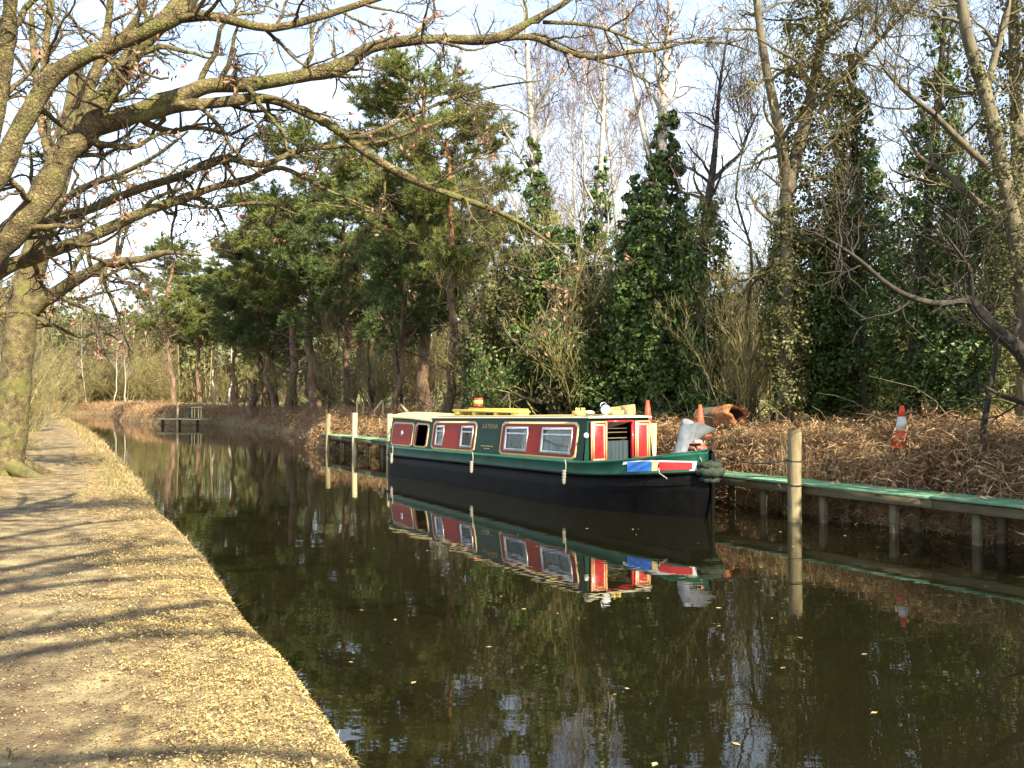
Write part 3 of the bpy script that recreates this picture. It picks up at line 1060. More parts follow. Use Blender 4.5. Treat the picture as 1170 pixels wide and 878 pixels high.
d_ = MB()
d_.tubes(np.array([(0, 0, 0), (0, 0, .25)]), np.full(2, .016), 8)
d_.build('pole', M_blue, t_)
for z0, z1, mt in ((.23, .30, M_brightred), (.30, .40, M_yellow), (.40, .45, M_orange)):
    d_ = MB()
    d_.lathe([(0, z0), (.11, z0), (.118, (z0 + z1) / 2), (.11, z1), (0, z1)], (0, 0, 0), 14)
    d_.build('band', mt, t_)

# silver sheet bag on the foredeck
p = Matrix.Rotation(BROT, 3, 'Z') @ Vector((-.86, .12, 0))
t_ = thing('silver_bag', 'crumpled silver sheet bag standing open on the foredeck', 'bag', (BOW[0] + p.x, BOW[1] + p.y, 1.05))
d_ = MB()
nh, na = 9, 22
rows = []
for i in range(nh):
    f = i / (nh - 1)
    zz = .58 * f
    row = []
    for j in range(na):
        a = 2 * math.pi * j / na
        rx, ry = .16 + .05 * f, .10 + .05 * f * f
        kx = 1 + .07 * math.sin(3 * a + 2 * f * 3) + .05 * math.sin(7 * a + f * 9)
        flap = .16 * max(0, math.cos(a - .2)) ** 3 * max(0, f - .45) * 2
        row.append((rx * kx * math.cos(a) + .24 * f + flap, ry * kx * math.sin(a), zz - .14 * f * f * max(0, math.cos(a)) - .05 * f * math.sin(a * 2)))
    row.append(row[0])
    rows.append(row)
A = np.array(rows)
d_.add(A.reshape(-1, 3), gridq(*A.shape[:2]))
d_.build('sheet', M_sack, t_, smooth=True)
p = Matrix.Rotation(BROT, 3, 'Z') @ Vector((-.62, .30, 0))
t_ = thing('red_bundle', 'small red and pale cloth bundle beside the silver bag on the foredeck', 'bundle', (BOW[0] + p.x, BOW[1] + p.y, 1.13))
d_ = MB()
a = np.linspace(0, 6.28, 17)
for r_, z, th, mt in ((.09, .03, .045, 0), (.06, .09, .04, 0), (.03, .13, .04, 1)):
    d_.tubes(np.stack([r_ * 1.3 * np.cos(a), r_ * np.sin(a), z + .012 * np.sin(3 * a)], 1), np.full(17, th), 8, mat=mt)
d_.build('cloth', [M_conered, M_roof], t_, smooth=True)

# ------------------------------------------------------------------ jetty, mooring posts
def jetty_at(s, y, z=0):
    q_ = J0 + JD * s + JN * y
    return (q_[0], q_[1], z)


jet = thing('jetty', 'long low timber jetty with green deck boards along the far bank', 'jetty', jetty_at(0, 0), BROT)
SEC = 2.6
deck_me, fas_me, beam_me = [], [], []
for v in range(3):
    d_ = MB()
    d_.bevbox((0, 0, 0), (SEC - .012, .235, .045), .006)
    deck_me.append(d_.mesh('deck_board', M_deck))
d_ = MB()
d_.bevbox((0, 0, 0), (SEC - .008, .06, .135), .008)
fas = d_.mesh('fascia_board', M_fascia)
d_ = MB()
d_.bevbox((0, 0, 0), (.11, .11, 1.75), .012)
leg = d_.mesh('leg', M_fascia)
d_ = MB()
d_.bevbox((0, 0, 0), (.10, .62, .12), .008)
crs = d_.mesh('cross_bearer', M_fascia)
for i in range(-8, 5):
    sc_ = i * SEC + .4
    for j in range(3):
        link('deck_board', deck_me[j], jet, loc=(sc_, -.02 + .245 * j + .06, .615 + random.uniform(-.004, .004)))
    link('fascia_board', fas, jet, loc=(sc_, .015, .512 + random.uniform(-.006, .006)))
    for dx in (-.64, .66):
        o = link('leg', leg, jet, loc=(sc_ + dx - .07, .12, -.27))
        o.rotation_euler = (random.uniform(-.02, .02), random.uniform(-.02, .02), random.uniform(-.1, .1))
        o = link('leg', leg, jet, loc=(sc_ + dx + .0, .60, -.27))
        o.rotation_euler = (random.uniform(-.02, .02), random.uniform(-.02, .02), random.uniform(-.1, .1))
        link('cross_bearer', crs, jet, loc=(sc_ + dx + .13, .36, .525))


def mooring_post(px, py_top, D, r, label, mt, bands=False):
    p = P(px, py_top, D)
    t_ = thing('mooring_post', label, 'post', (p[0], p[1], 0), 0, 'mooring posts in the canal')
    d_ = MB()
    zt = p[2]
    zs_ = np.linspace(-1.2, zt, 12)
    pts = np.array([(.012 * math.sin(z * 2 + px), .01 * math.cos(z * 3), z) for z in zs_])
    d_.tubes(pts, r * (1.04 - .05 * (zs_ + 1.2) / 2.7), 18, cap=True)
    d_.build('shaft', mt, t_)
    if bands:
        for zz in (.62, 1.02):
            d_ = MB()
            a = np.linspace(0, 6.2832, 25)
            d_.tubes(np.stack([(r + .008) * np.cos(a), (r + .008) * np.sin(a), zz + .02 * np.sin(a)], 1), np.full(25, .012), 6)
            d_.build('rope_band', M_wire, t_)
    return p


mpost = mooring_post(908, 490, 14.75, .112, 'thick weathered mooring post bound with black rope in front of the jetty', M_timber, True)
mooring_post(405.5, 472, 32.0, .095, 'pale yellow mooring post standing alone behind the stern of the boat', M_newpost)
mooring_post(375, 473, 34.3, .090, 'darker brown mooring post farthest along the jetty', M_timber)
mooring_post(445, 473, 29.5, .095, 'pale mooring post half hidden behind the stern cabin', M_newpost)
mooring_post(745, 484, 18.2, .095, 'pale mooring post beside the front doors of the boat', M_newpost)
d_ = MB()
e0 = np.array((BOW[0], BOW[1], 1.12)) + np.array((.1, .3, 0))
e1 = np.array((mpost[0] - .1, mpost[1], 1.02))
ff = np.linspace(0, 1, 14)[:, None]
pts = e0 * (1 - ff) + e1 * ff
pts[:, 2] -= .12 * np.sin(ff[:, 0] * math.pi)
d_.tubes(pts, np.full(14, .013), 6)
d_.build('mooring_rope', M_wire, label='black mooring rope from the bow to the thick post', cat='rope')

# ------------------------------------------------------------------ things on the far bank


def cone_obj(px, py, D, h, label, kinds):
    p = P(px, py, D)
    t_ = thing('traffic_cone', label, 'traffic cone', (p[0], p[1], p[2] - h), random.uniform(0, 1), 'traffic cones on the bank')
    d_ = MB()
    d_.bevbox((0, 0, .02), (h * .52, h * .52, .04), .012)
    d_.build('base', kinds[0], t_)
    for z0, z1, mt in kinds[1]:
        d_ = MB()
        R = lambda z: h * (.19 - .145 * z)
        o = .004 if mt is M_sleeve else 0
        d_.lathe([(R(z0) * 1.0 - .004, z0 * h), (R(z0) + o, z0 * h), (R(z1) + o, z1 * h), (R(z1) - .004 if z1 < 1 else 0, z1 * h)], (0, 0, 0), 20)
        d_.build('sleeve' if mt is M_sleeve else 'cone_body', mt, t_, smooth=False)
    return t_


c1 = cone_obj(740, 457.5, 19.3, .75, 'faded dark red traffic cone on the bank behind the front doors of the boat', (M_conered, [(.05, 1.0, M_conered)]))
c2 = cone_obj(800, 462.5, 17.2, .62, 'plain orange traffic cone on the bank beside the hollow log', (M_orange, [(.05, 1.0, M_orange)]))
c3 = cone_obj(1029, 463.5, 15.4, .75, 'orange and white traffic cone with dirty sleeve alone on the bracken', (M_orange, [(.05, .42, M_orange), (.42, .74, M_sleeve), (.74, 1.0, M_orange)]))
c3.rotation_euler = (0, .04, .3)

p = P(838, 473, 19.6)
t_ = thing('hollow_log', 'hollow orange rotten log lying open ended on the bank', 'log', (p[0], p[1], p[2] - .07))
ax = Vector((.62, -.78, .04)).normalized()
d_ = MB()
ux = Vector((0, 0, 1)).cross(ax).normalized()
uz = ax.cross(ux)
na = 26
rows = []
lump = [1 + .10 * math.sin(3 * j * 6.28 / na + 1) + .07 * math.sin(7 * j * 6.28 / na) for j in range(na)]
for (l, r_) in ((-.95, .22), (-.7, .25), (-.4, .26), (-.05, .29), (.12, .31), (.13, .25), (0.0, .21), (-.5, .17), (-.5, .0)):
    row = []
    for j in range(na + 1):
        a = 6.28318 * j / na
        rr = r_ * (lump[j % na] if r_ > .2 else 1)
        lip = (.10 * math.sin(2 * a + .6) + .04 * math.sin(9 * a)) if l > -.1 else 0
        v_ = ax * (l + lip) + ux * rr * math.cos(a) + uz * rr * math.sin(a) * .9
        row.append(tuple(v_))
    rows.append(row)
A = np.array(rows)
qq = gridq(*A.shape[:2])
ri = np.repeat(np.arange(len(rows) - 1), na)
d_.add(A.reshape(-1, 3), qq[ri < 2], 0)
d_.add(A.reshape(-1, 3), qq[(ri >= 2) & (ri < 6)], 1)
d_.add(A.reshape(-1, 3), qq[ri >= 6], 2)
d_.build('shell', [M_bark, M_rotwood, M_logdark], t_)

p = P(714, 464.5, 20.6)
t_ = thing('tree_stump', 'pale sawn tree stump with upright grain behind the boat roof', 'stump', (p[0] - .05, p[1], p[2] - .75))
d_ = MB()
na = 20
rows = []
for z, r_ in ((0, .30), (.35, .27), (.70, .265), (.76, .25)):
    rows.append([(r_ * (1 + .09 * math.sin(3 * a) + .06 * math.sin(8 * a)) * math.cos(a) * 1.1, r_ * (1 + .09 * math.sin(3 * a) + .06 * math.sin(8 * a)) * math.sin(a), z + .04 * math.cos(a)) for a in np.linspace(0, 6.28318, na + 1)])
A = np.array(rows)
d_.add(A.reshape(-1, 3), gridq(*A.shape[:2]))
d_.add(np.vstack([A[-1][:-1], A[-1][:-1].mean(0)[None]]), [(i, (i + 1) % na, na) for i in range(na)])
d_.build('trunk', M_cutwood, t_)

# pale stakes behind the far end of the jetty
for (xa, ya, xb, yb, D, r_, lb) in ((437, 458, 424, 475, 36, .05, 'pale slanting wooden brace leaning on a stake behind the jetty'), (437.5, 458, 438, 476, 36.05, .04, 'pale upright wooden stake held by the slanting brace'),
                                (457.5, 462, 470, 476, 34, .05, 'pale slanting wooden stake just behind the stern roof'), (408, 458, 408, 474, 36, .035, 'thin pale stake rising behind the lone mooring post'), (415, 464, 415, 476, 36.4, .03, 'short thin stake between the lone post and the brace')):
    a_, b_ = P(xa, ya, D), P(xb, yb, D)
    b_ = b_ + (b_ - a_) * .5
    d_ = MB()
    d_.tubes(np.array([a_, (a_ + b_) / 2, b_]), np.full(3, r_), 7, cap=True)
    d_.build('wooden_stake', M_newpost, label=lb, cat='stake', group='stakes behind the jetty')

# far landing stage with a green bin and yellow rail
def fl(s, y, z):
    q_ = J0 + JD * s + JN * y
    return np.array((q_[0], q_[1], z))


A0, B0 = P(181, 478, 65.0), P(231, 479, 63.5)
SL = float(np.hypot(B0[0] - A0[0], B0[1] - A0[1]))
t_ = thing('landing_stage', 'small far landing stage low over the water', 'landing stage', (A0[0], A0[1], 0), math.atan2(B0[1] - A0[1], B0[0] - A0[0]))
for j in range(3):
    d_ = MB()
    d_.bevbox((SL / 2, .1 + .42 * j, .50), (SL, .40, .07), .01)
    d_.build('deck_board', M_newpost, t_)
for x in np.arange(.3, SL, 1.6):
    d_ = MB()
    d_.bevbox((x, .1, .0), (.14, .14, 1.04), .01)
    d_.build('leg', M_darkbark, t_)
q_ = P(215.5, 472, 64.6)
t_ = thing('waste_bin', 'dark green bin standing on the far landing stage', 'bin', (q_[0], q_[1] + .8, .54))
d_ = MB()
d_.bevbox((0, 0, .36), (.42, .42, .72), .03)
d_.build('body', M_bin, t_)
d_ = MB()
d_.bevbox((0, 0, .78), (.48, .48, .10), .03)
d_.build('lid', M_bin, t_)
t_ = thing('yellow_rail', 'pale yellow handrail on the far landing stage beside the bin', 'railing', (0, 0, 0))
for px, D in ((219.5, 64.6), (222.5, 64.5), (227, 64.4), (230, 64.3)):
    a_ = P(px, 467, D)
    d_ = MB()
    d_.tubes(np.array([(a_[0], a_[1], .60), (a_[0], a_[1], a_[2])]), np.full(2, .05), 6)
    d_.build('post', M_cream, t_)
a_, b_ = P(218.5, 466, 64.6), P(231, 465.5, 64.3)
d_ = MB()
d_.tubes(np.array([a_, b_]), np.full(2, .05), 6, cap=True)
d_.build('rail', M_cream, t_)
a_ = P(203, 462, 64.4)
d_ = MB()
d_.tubes(np.array([(a_[0], a_[1], -.5), tuple(a_)]), np.full(2, .07), 8, cap=True)
d_.build('white_stake', M_newpost, label='pale thin stake at the middle of the far landing stage', cat='stake')

# ------------------------------------------------------------------ trees: growth helpers


def resample(pts, rad, n):
    pts = np.asarray(pts, float)
    rad = np.asarray(rad, float)
    sp = [2 * pts[0] - pts[1]] + list(pts) + [2 * pts[-1] - pts[-2]]
    k = len(pts)
    tt = np.linspace(0, k - 1 - 1e-6, n)
    out = []
    for t in tt:
        i = int(t)
        u = t - i
        p0, p1, p2, p3 = sp[i], sp[i + 1], sp[i + 2], sp[i + 3]
        out.append(.5 * (2 * p1 + (p2 - p0) * u + (2 * p0 - 5 * p1 + 4 * p2 - p3) * u * u + (3 * p1 - p0 - 3 * p2 + p3) * u ** 3))
    return np.array(out), np.interp(tt, np.arange(k), rad)


def kids(Pt, R, per, t0, t1, ang, L, n=5, trop=0.0, wig=.15, rr=.5, rmin=.004, tap=.3, lfall=.5, flat=0.0):
    """branches growing from branches: Pt (B,n,3), R (B,n) -> children of the same form. ang in degrees (lo, hi); L in metres (lo, hi)"""
    B, m, _ = Pt.shape
    K = B * per
    if K == 0:
        return np.zeros((0, n, 3)), np.zeros((0, n))
    b = np.repeat(np.arange(B), per)
    t = rng.uniform(t0, t1, K)
    x = t * (m - 1)
    i = np.minimum(x.astype(int), m - 2)
    u = (x - i)[:, None]
    pos = Pt[b, i] * (1 - u) + Pt[b, i + 1] * u
    pr = R[b, i] * (1 - u[:, 0]) + R[b, i + 1] * u[:, 0]
    T = nrm(Pt[b, i + 1] - Pt[b, i])
    pp = rng.normal(size=(K, 3))
    pp[:, 2] *= (1 - flat)
    pp = nrm(np.cross(np.cross(T, pp), T))
    a = np.radians(rng.uniform(ang[0], ang[1], K))[:, None]
    d = nrm(np.cos(a) * T + np.sin(a) * pp)
    ln = rng.uniform(L[0], L[1], K) * (1 - lfall * (t - t0) / max(1e-6, t1 - t0))
    step = (ln / (n - 1))[:, None]
    out = np.zeros((K, n, 3))
    out[:, 0] = pos
    for j in range(1, n):
        d = d + wig * rng.normal(size=(K, 3))
        d[:, 2] += trop
        if flat:
            d[:, 2] *= (1 - flat * .5)
        d = nrm(d)
        out[:, j] = out[:, j - 1] + d * step
    r0 = np.maximum(np.minimum(pr * rr, ln * .03 + rmin), rmin)
    f = np.linspace(1, tap, n)[None, :]
    return out, np.maximum(r0[:, None] * f, rmin * .5)


def tips(Pt, ts=(1.0,)):
    """points and directions along branches"""
    Cs, Ds = [], []
    n = Pt.shape[1]
    for t in ts:
        i = min(int(t * (n - 1)), n - 2)
        u = t * (n - 1) - i
        Cs.append(Pt[:, i] * (1 - u) + Pt[:, i + 1] * u)
        Ds.append(nrm(Pt[:, i + 1] - Pt[:, i]))
    return np.concatenate(Cs), np.concatenate(Ds)


def leader(Ht, r, n=14, lean=(0, 0), wig=.02, tap=.12):
    z = np.linspace(-.25, Ht, n)
    w_ = np.cumsum(rng.normal(size=(n, 2)), axis=0) * wig * Ht / math.sqrt(n)
    w_ -= w_[0]
    f = np.linspace(0, 1, n)
    Pt = np.stack([w_[:, 0] + lean[0] * Ht * f, w_[:, 1] + lean[1] * Ht * f, z], 1)
    R = r * (1 - (1 - tap) * f ** .8)
    R[0] *= 1.55
    R[1] *= 1.08
    return Pt[None], R[None]


def ivy_cloud(mb, path, rad, ncl, lpc, size, mat=0, cl=(.25, .5), hollow=.55, up=.35):
    lpc = int(lpc * 1.5)
    path = np.asarray(path, float)
    rad = np.asarray(rad, float)
    x = rng.uniform(0, 1, ncl)
    seg = np.linalg.norm(np.diff(path, axis=0), axis=1)
    wgt = seg * np.maximum((rad[1:] + rad[:-1]) / 2, .05)
    cw = np.concatenate([[0], np.cumsum(wgt)]) / wgt.sum()
    tpos = np.interp(x, cw, np.arange(len(path)))
    i = np.minimum(tpos.astype(int), len(path) - 2)
    u = (tpos - i)[:, None]
    c = path[i] * (1 - u) + path[i + 1] * u
    r = rad[i] * (1 - u[:, 0]) + rad[i + 1] * u[:, 0]
    a = rng.uniform(0, 6.2832, ncl)
    q = np.sqrt(rng.uniform(hollow ** 2, 1, ncl)) * r * rng.uniform(.75, 1.12, ncl)
    out = np.stack([np.cos(a), np.sin(a), np.zeros(ncl)], 1)
    c = c + out * q[:, None]
    cr = rng.uniform(cl[0], cl[1], ncl) * np.clip(r / np.maximum(r.max(), .01), .45, 1)
    cr = cr * np.where(rng.uniform(0, 1, ncl) < .15, 1.5, rng.uniform(.55, 1.1, ncl))
    dd = nrm(rng.normal(size=(ncl * lpc, 3)) + np.repeat(out, lpc, 0) * .7)
    rr = np.repeat(cr, lpc) * rng.uniform(.45, 1.0, ncl * lpc)
    dd2 = dd * np.array([1, 1, .8])
    size *= .78
    C = np.repeat(c, lpc, 0) + dd2 * rr[:, None]
    Nn = dd + np.array([0, 0, up]) + .5 * rng.normal(size=dd.shape)
    mb.leaves(C, Nn, size * rng.uniform(.45, 1.35, len(C)), .62, mat)


def put(proto, name, label, cat, loc, rotz=0.0, scale=(1, 1, 1), group=None):
    t_ = thing(name, label, cat, loc, rotz, group, scale)
    for nm, me, kd in proto:
        link(nm, me, t_, kind=kd)
    return t_


def proto_birch(seed, Ht=16, bark=M_birch, twig=M_birchtwig, dens=1.0, droop=-.03, r=.13, fine=.008):
    global rng
    rng = np.random.default_rng(seed)
    P0, R0 = leader(Ht, r, 16, wig=.025, lean=(rng.uniform(-.06, .06), rng.uniform(-.06, .06)))
    P1, R1 = kids(P0, R0, int(24 * dens), .30, .98, (28, 55), (2.2, 4.6), 7, .07, .12, .5, .012, lfall=.65)
    P2, R2 = kids(P1, R1, 7, .25, 1, (25, 55), (.8, 1.9), 5, .03, .18, .55, .009)
    P3, R3 = kids(P2, R2, 6, .2, 1, (20, 55), (.5, 1.2), 4, droop, .2, .6, fine * .75)
    P4, R4 = kids(P3, R3, 2, .2, 1, (20, 50), (.35, .8), 3, droop * 2, .2, .6, fine * .6)
    a = MB().tubes(P0, R0, 9)
    b = MB().tubes(P1, R1, 5, 0).tubes(P2, R2, 3, 1).tubes(P3, R3, 2, 1).tubes(P4, R4, 2, 1)
    return [('trunk', a.mesh('trunk', bark, True), None), ('crown', b.mesh('crown', [bark, twig]), None)]


def proto_bare(seed, Ht=11, r=.13, bark=M_bark, twig=M_twig, ang=(35, 70), t0=.28, n1=20, L1=(1.8, 4.2), trop=.04, ivy=0.0, ivym=M_ivy, fine=.008):
    global rng
    rng = np.random.default_rng(seed)
    P0, R0 = leader(Ht, r, 16, wig=.05, lean=(rng.uniform(-.08, .08), rng.uniform(-.08, .08)))
    P1, R1 = kids(P0, R0, n1, t0, .99, ang, L1, 8, trop, .2, .55, .015, lfall=.55)
    P2, R2 = kids(P1, R1, 7, .2, 1, (30, 65), (.7, 1.8), 6, trop, .24, .55, .010)
    P3, R3 = kids(P2, R2, 6, .2, 1, (25, 65), (.4, 1.1), 4, .02, .26, .6, fine * .8)
    P4, R4 = kids(P3, R3, 2, .2, 1, (25, 60), (.25, .6), 3, .02, .25, .6, fine * .6)
    a = MB().tubes(P0, R0, 9)
    b = MB().tubes(P1, R1, 5, 0).tubes(P2, R2, 3, 1).tubes(P3, R3, 2, 1).tubes(P4, R4, 2, 1)
    out = [('trunk', a.mesh('trunk', bark, True), None), ('crown', b.mesh('crown', [bark, twig]), None)]
    if ivy:
        c = MB()
        k = int(16 * ivy)
        rad = np.interp(np.arange(k), [0, 1, k * .6, k - 1], [.25, .6, .5, .15]) * rng.uniform(.8, 1.2, k)
        ivy_cloud(c, P0[0][:k], rad, 170, 26, .075, 0, (.2, .4))
        out.append(('ivy', c.mesh('ivy', ivym), None))
    return out


def proto_shrub(seed, Ht=4.5, stems=11, twig=M_hazel, spread=(8, 40), r=.035, leafm=None, dens=1.35, fine=.0075):
    global rng
    rng = np.random.default_rng(seed)
    base = np.stack([rng.normal(size=stems) * .25, rng.normal(size=stems) * .25, np.zeros(stems)], 1)
    P0 = np.zeros((stems, 9, 3))
    d = nrm(np.stack([rng.normal(size=stems), rng.normal(size=stems), 1.0 / np.tan(np.radians(rng.uniform(*spread, stems)))], 1))
    L = Ht * rng.uniform(.55, 1.1, stems)
    P0[:, 0] = base - np.array([0, 0, .2])
    for j in range(1, 9):
        d = nrm(d + .10 * rng.normal(size=d.shape) + np.array([0, 0, .02]))
        P0[:, j] = P0[:, j - 1] + d * (L / 8)[:, None]
    R0 = np.outer(rng.uniform(.6, 1.1, stems) * r, np.linspace(1, .25, 9))
    P1, R1 = kids(P0, R0, int(14 * dens), .15, 1, (15, 50), (.7, 1.7), 5, .05, .12, .5, .007)
    P2, R2 = kids(P1, R1, 7, .15, 1, (15, 50), (.35, .95), 4, .04, .15, .6, fine * .8)
    P3, R3 = kids(P2, R2, 2, .2, 1, (20, 60), (.25, .5), 3, .02, .24, .6, fine * .6)
    a = MB().tubes(P0, R0, 5)
    b = MB().tubes(P1, R1, 3, 0).tubes(P2, R2, 2, 0).tubes(P3, R3, 2, 0)
    mats = [twig]
    if leafm:
        C, D = tips(P2, (.3, .6, 1.0))
        C = np.repeat(C, 3, 0) + rng.normal(size=(len(C) * 3, 3)) * .12
        b.leaves(C, rng.normal(size=C.shape) + np.array([0, 0, .6]), .07, .5, 1)
        mats = [twig, leafm]
    return [('stem', a.mesh('stem', twig), None), ('crown', b.mesh('crown', mats), None)]


def proto_pine(seed, Ht=12, r=.22, t0=.40, n1=30, L1=(1.8, 4.2), needle=M_needle, K=11, top=True, wn=.015, tuft=.24, dead=10):
    global rng
    rng = np.random.default_rng(seed)
    P0, R0 = leader(Ht, r, 16, wig=.03, lean=(rng.uniform(-.05, .05), rng.uniform(-.05, .05)), tap=.25)
    P1, R1 = kids(P0, R0, n1, t0, 1.0, (58, 88), L1, 8, .035, .13, .45, .02, lfall=.45)
    P2, R2 = kids(P1, R1, 12, .25, 1, (30, 65), (.6, 1.6), 5, .06, .2, .5, .012, flat=.45)
    P3, R3 = kids(P2, R2, 6, .3, 1, (25, 60), (.25, .65), 3, .12, .2, .6, .008, flat=.2)
    D1, E1 = kids(P0, R0, dead, .15, t0 + .1, (70, 95), (.8, 2.2), 7, -.02, .2, .35, .012)
    D2, E2 = kids(D1, E1, 5, .3, 1, (30, 70), (.3, .9), 4, 0, .2, .5, .008)
    a = MB().tubes(P0[:, :9], R0[:, :9], 12, 0).tubes(P0[:, 8:], R0[:, 8:], 10, 1)
    b = MB().tubes(P1, R1, 6, 0).tubes(P2, R2, 3, 0).tubes(D1, E1, 5, 0).tubes(D2, E2, 3, 0)
    c = MB()
    C, D = tips(P3, (.45, .75, 1.0))
    C2, D2_ = tips(P2, (.55, .8, 1.0))
    C, D = np.concatenate([C, C2]), np.concatenate([D, D2_])
    D = nrm(D + np.array([0, 0, .35]))
    c.needles(C, D, tuft, K, wn, .62)
    return [('trunk', a.mesh('trunk', [M_pinebark, M_pineup], True), None), ('limbs', b.mesh('limbs', M_pinebark), None), ('crown', c.mesh('crown', needle), None)]


# prototypes (mesh data shared by the copies)
BIRCH = [proto_birch(s, 16 + 2 * i, r=.12 + .02 * i) for i, s in enumerate((3, 8))]
BARE = [proto_bare(21), proto_bare(22, 13, .15, M_darkbark, M_twig, (30, 60)), proto_bare(23, 9, .10, M_bark, M_hazel, (30, 75), .2)]
IVIED = [proto_bare(31, 13, .17, ivy=.75), proto_bare(32, 11, .15, M_darkbark, M_twig, ivy=.6, ivym=M_ivyold)]
SHRUB = [proto_shrub(41), proto_shrub(42, 5.5, 14, M_hazel, (5, 30)), proto_shrub(43, 3.2, 12, M_twig, (15, 60))]
GREENSHRUB = [proto_shrub(51, 4.2, 10, M_twig, (8, 40), .04, M_ivyold, .8), proto_shrub(52, 3.5, 10, M_twig, (10, 50), .04, M_ivy, .8)]
PINE = [proto_pine(61), proto_pine(62, 13, .24, .42, 32, (1.8, 4.0)), proto_pine(63, 10, .18, .35, 30, (1.5, 3.8), M_needleblue)]
POLE = [proto_bare(71, 9, .075, M_bark, M_hazel, (20, 50), .45, 9, (1.0, 2.4)), proto_bare(72, 11, .085, M_darkbark, M_twig, (20, 50), .5, 9, (1.0, 2.6))]


def spot(px, D):
    x = (px - CX) / F * D
    return x, D


def plant(proto, name, label, cat, px, D, s=1.0, group=None, sxy=1.0, side='r', dz=0.0, rot=None):
    x, y = spot(px, D)
    z = ground_r(x, y) if side == 'r' else ground_l(x, y)
    return put(proto, name, label, cat, (x, y, z + dz), random.uniform(0, 6.28) if rot is None else rot, (s * sxy, s * sxy, s), group)


# ------------------------------------------------------------------ pines left of centre
plant(PINE[0], 'pine_tree', 'broad dark green pine with a reddish trunk standing back from the brown mooring post', 'pine', 358, 50, 1.22, sxy=1.22, rot=.6)
plant(PINE[2], 'pine_tree', 'lower bushy pine filling the gap beside the broad dark pine', 'pine', 318, 58, 1.05, sxy=1.3, rot=2.2)
plant(PINE[1], 'pine_tree', 'tallest pine with bright orange upper stem rising behind the stern cabin', 'pine', 484, 36, 1.06, sxy=1.15, rot=4.0)
plant(PINE[0], 'pine_tree', 'pine with thick smooth grey trunk directly behind the yellow plank', 'pine', 514, 32, .86, sxy=1.05, rot=3.3)
plant(PINE[2], 'pine_tree', 'slim leaning dark trunked pine nearest the pale stern post', 'pine', 446, 35, .86, sxy=1.0, rot=5.2)
plant(PINE[1], 'pine_tree', 'shaded pine set back between the stern post and the tallest pine', 'pine', 470, 43, .82, sxy=1.2, rot=1.0)
plant(PINE[0], 'pine_tree', 'far pine with rounded sunlit crown behind the landing stage', 'pine', 197, 75, 1.06, sxy=1.15, rot=1.9)
plant(PINE[1], 'pine_tree', 'far pine with orange trunk beside the rounded pine at the landing stage', 'pine', 229, 77, .86, sxy=1.1, rot=.3)
plant(PINE[1], 'pine_tree', 'full pine crowding the left shoulder of the broad dark pine', 'pine', 328, 53, 1.02, sxy=1.25, rot=2.9)
plant(PINE[2], 'pine_tree', 'full pine with low boughs between the broad pine and the lone pale post', 'pine', 396, 47, 1.12, sxy=1.2, rot=.9)
plant(PINE[0], 'pine_tree', 'bushy pine at the landward corner of the far landing stage', 'pine', 290, 60, .98, sxy=1.25, rot=4.4)
for px, D, s, k in ((405, 52, .8, 0), (296, 68, .9, 2), (540, 46, .8, 1), (590, 50, .85, 2), (268, 74, .85, 0), (430, 60, .9, 1)):
    plant(PINE[k], 'pine_tree', 'pine among the trees of the wood behind the pines on the bank', 'pine', px, D, s, 'pines deep in the wood', sxy=1.2)

# ------------------------------------------------------------------ birches and bare trees behind
for px, D, s in ((600, 37, 1.05), (655, 40, 1.0), (690, 34, .95), (735, 42, 1.15), (780, 46, 1.0), (560, 44, .95), (630, 48, 1.1), (715, 50, 1.15), (245, 78, .75), (262, 82, .8)):
    i = random.randint(0, 1)
    plant(BIRCH[i], 'birch_tree', 'tall bare birch with pale trunk and hazy purplish twigs standing in the wood', 'birch', px, D, s, 'bare birches in the wood')
for px, D, s, k in ((870, 30, .8, 0), (780, 30, .7, 2), (835, 27, .75, 2), (885, 24, .62, 2), (560, 36, .75, 2), (585, 33, .62, 0), (640, 30, .6, 2), (660, 36, .8, 1)):
    plant(BARE[k], 'bare_tree', 'leafless brown tree among the undergrowth of the wood', 'tree', px, D, s, 'leafless trees in the wood')
for px, D, s, k in ((853, 22.5, 1.0, 0), (784, 25, .85, 1), (883, 21.5, .62, 0), (813, 20.5, .6, 0), (423, 41, .8, 1), (395, 46, .85, 0), (300, 60, .8, 0), (318, 58, .75, 1), (528, 31, .85, 0), (552, 30, .75, 1), (605, 28.5, .7, 0), (580, 30.5, .8, 1), (940, 22, .7, 0), (1075, 21, .7, 1), (1125, 19, .6, 0), (280, 66, .8, 0), (340, 56, .9, 1), (375, 46, .8, 1), (990, 19, .55, 1), (460, 38, .9, 1), (497, 40, .9, 0)):
    plant(POLE[k], 'young_tree', 'thin young bare stem standing among the larger trees on the bank', 'tree', px, D, s, 'thin stems in the wood')

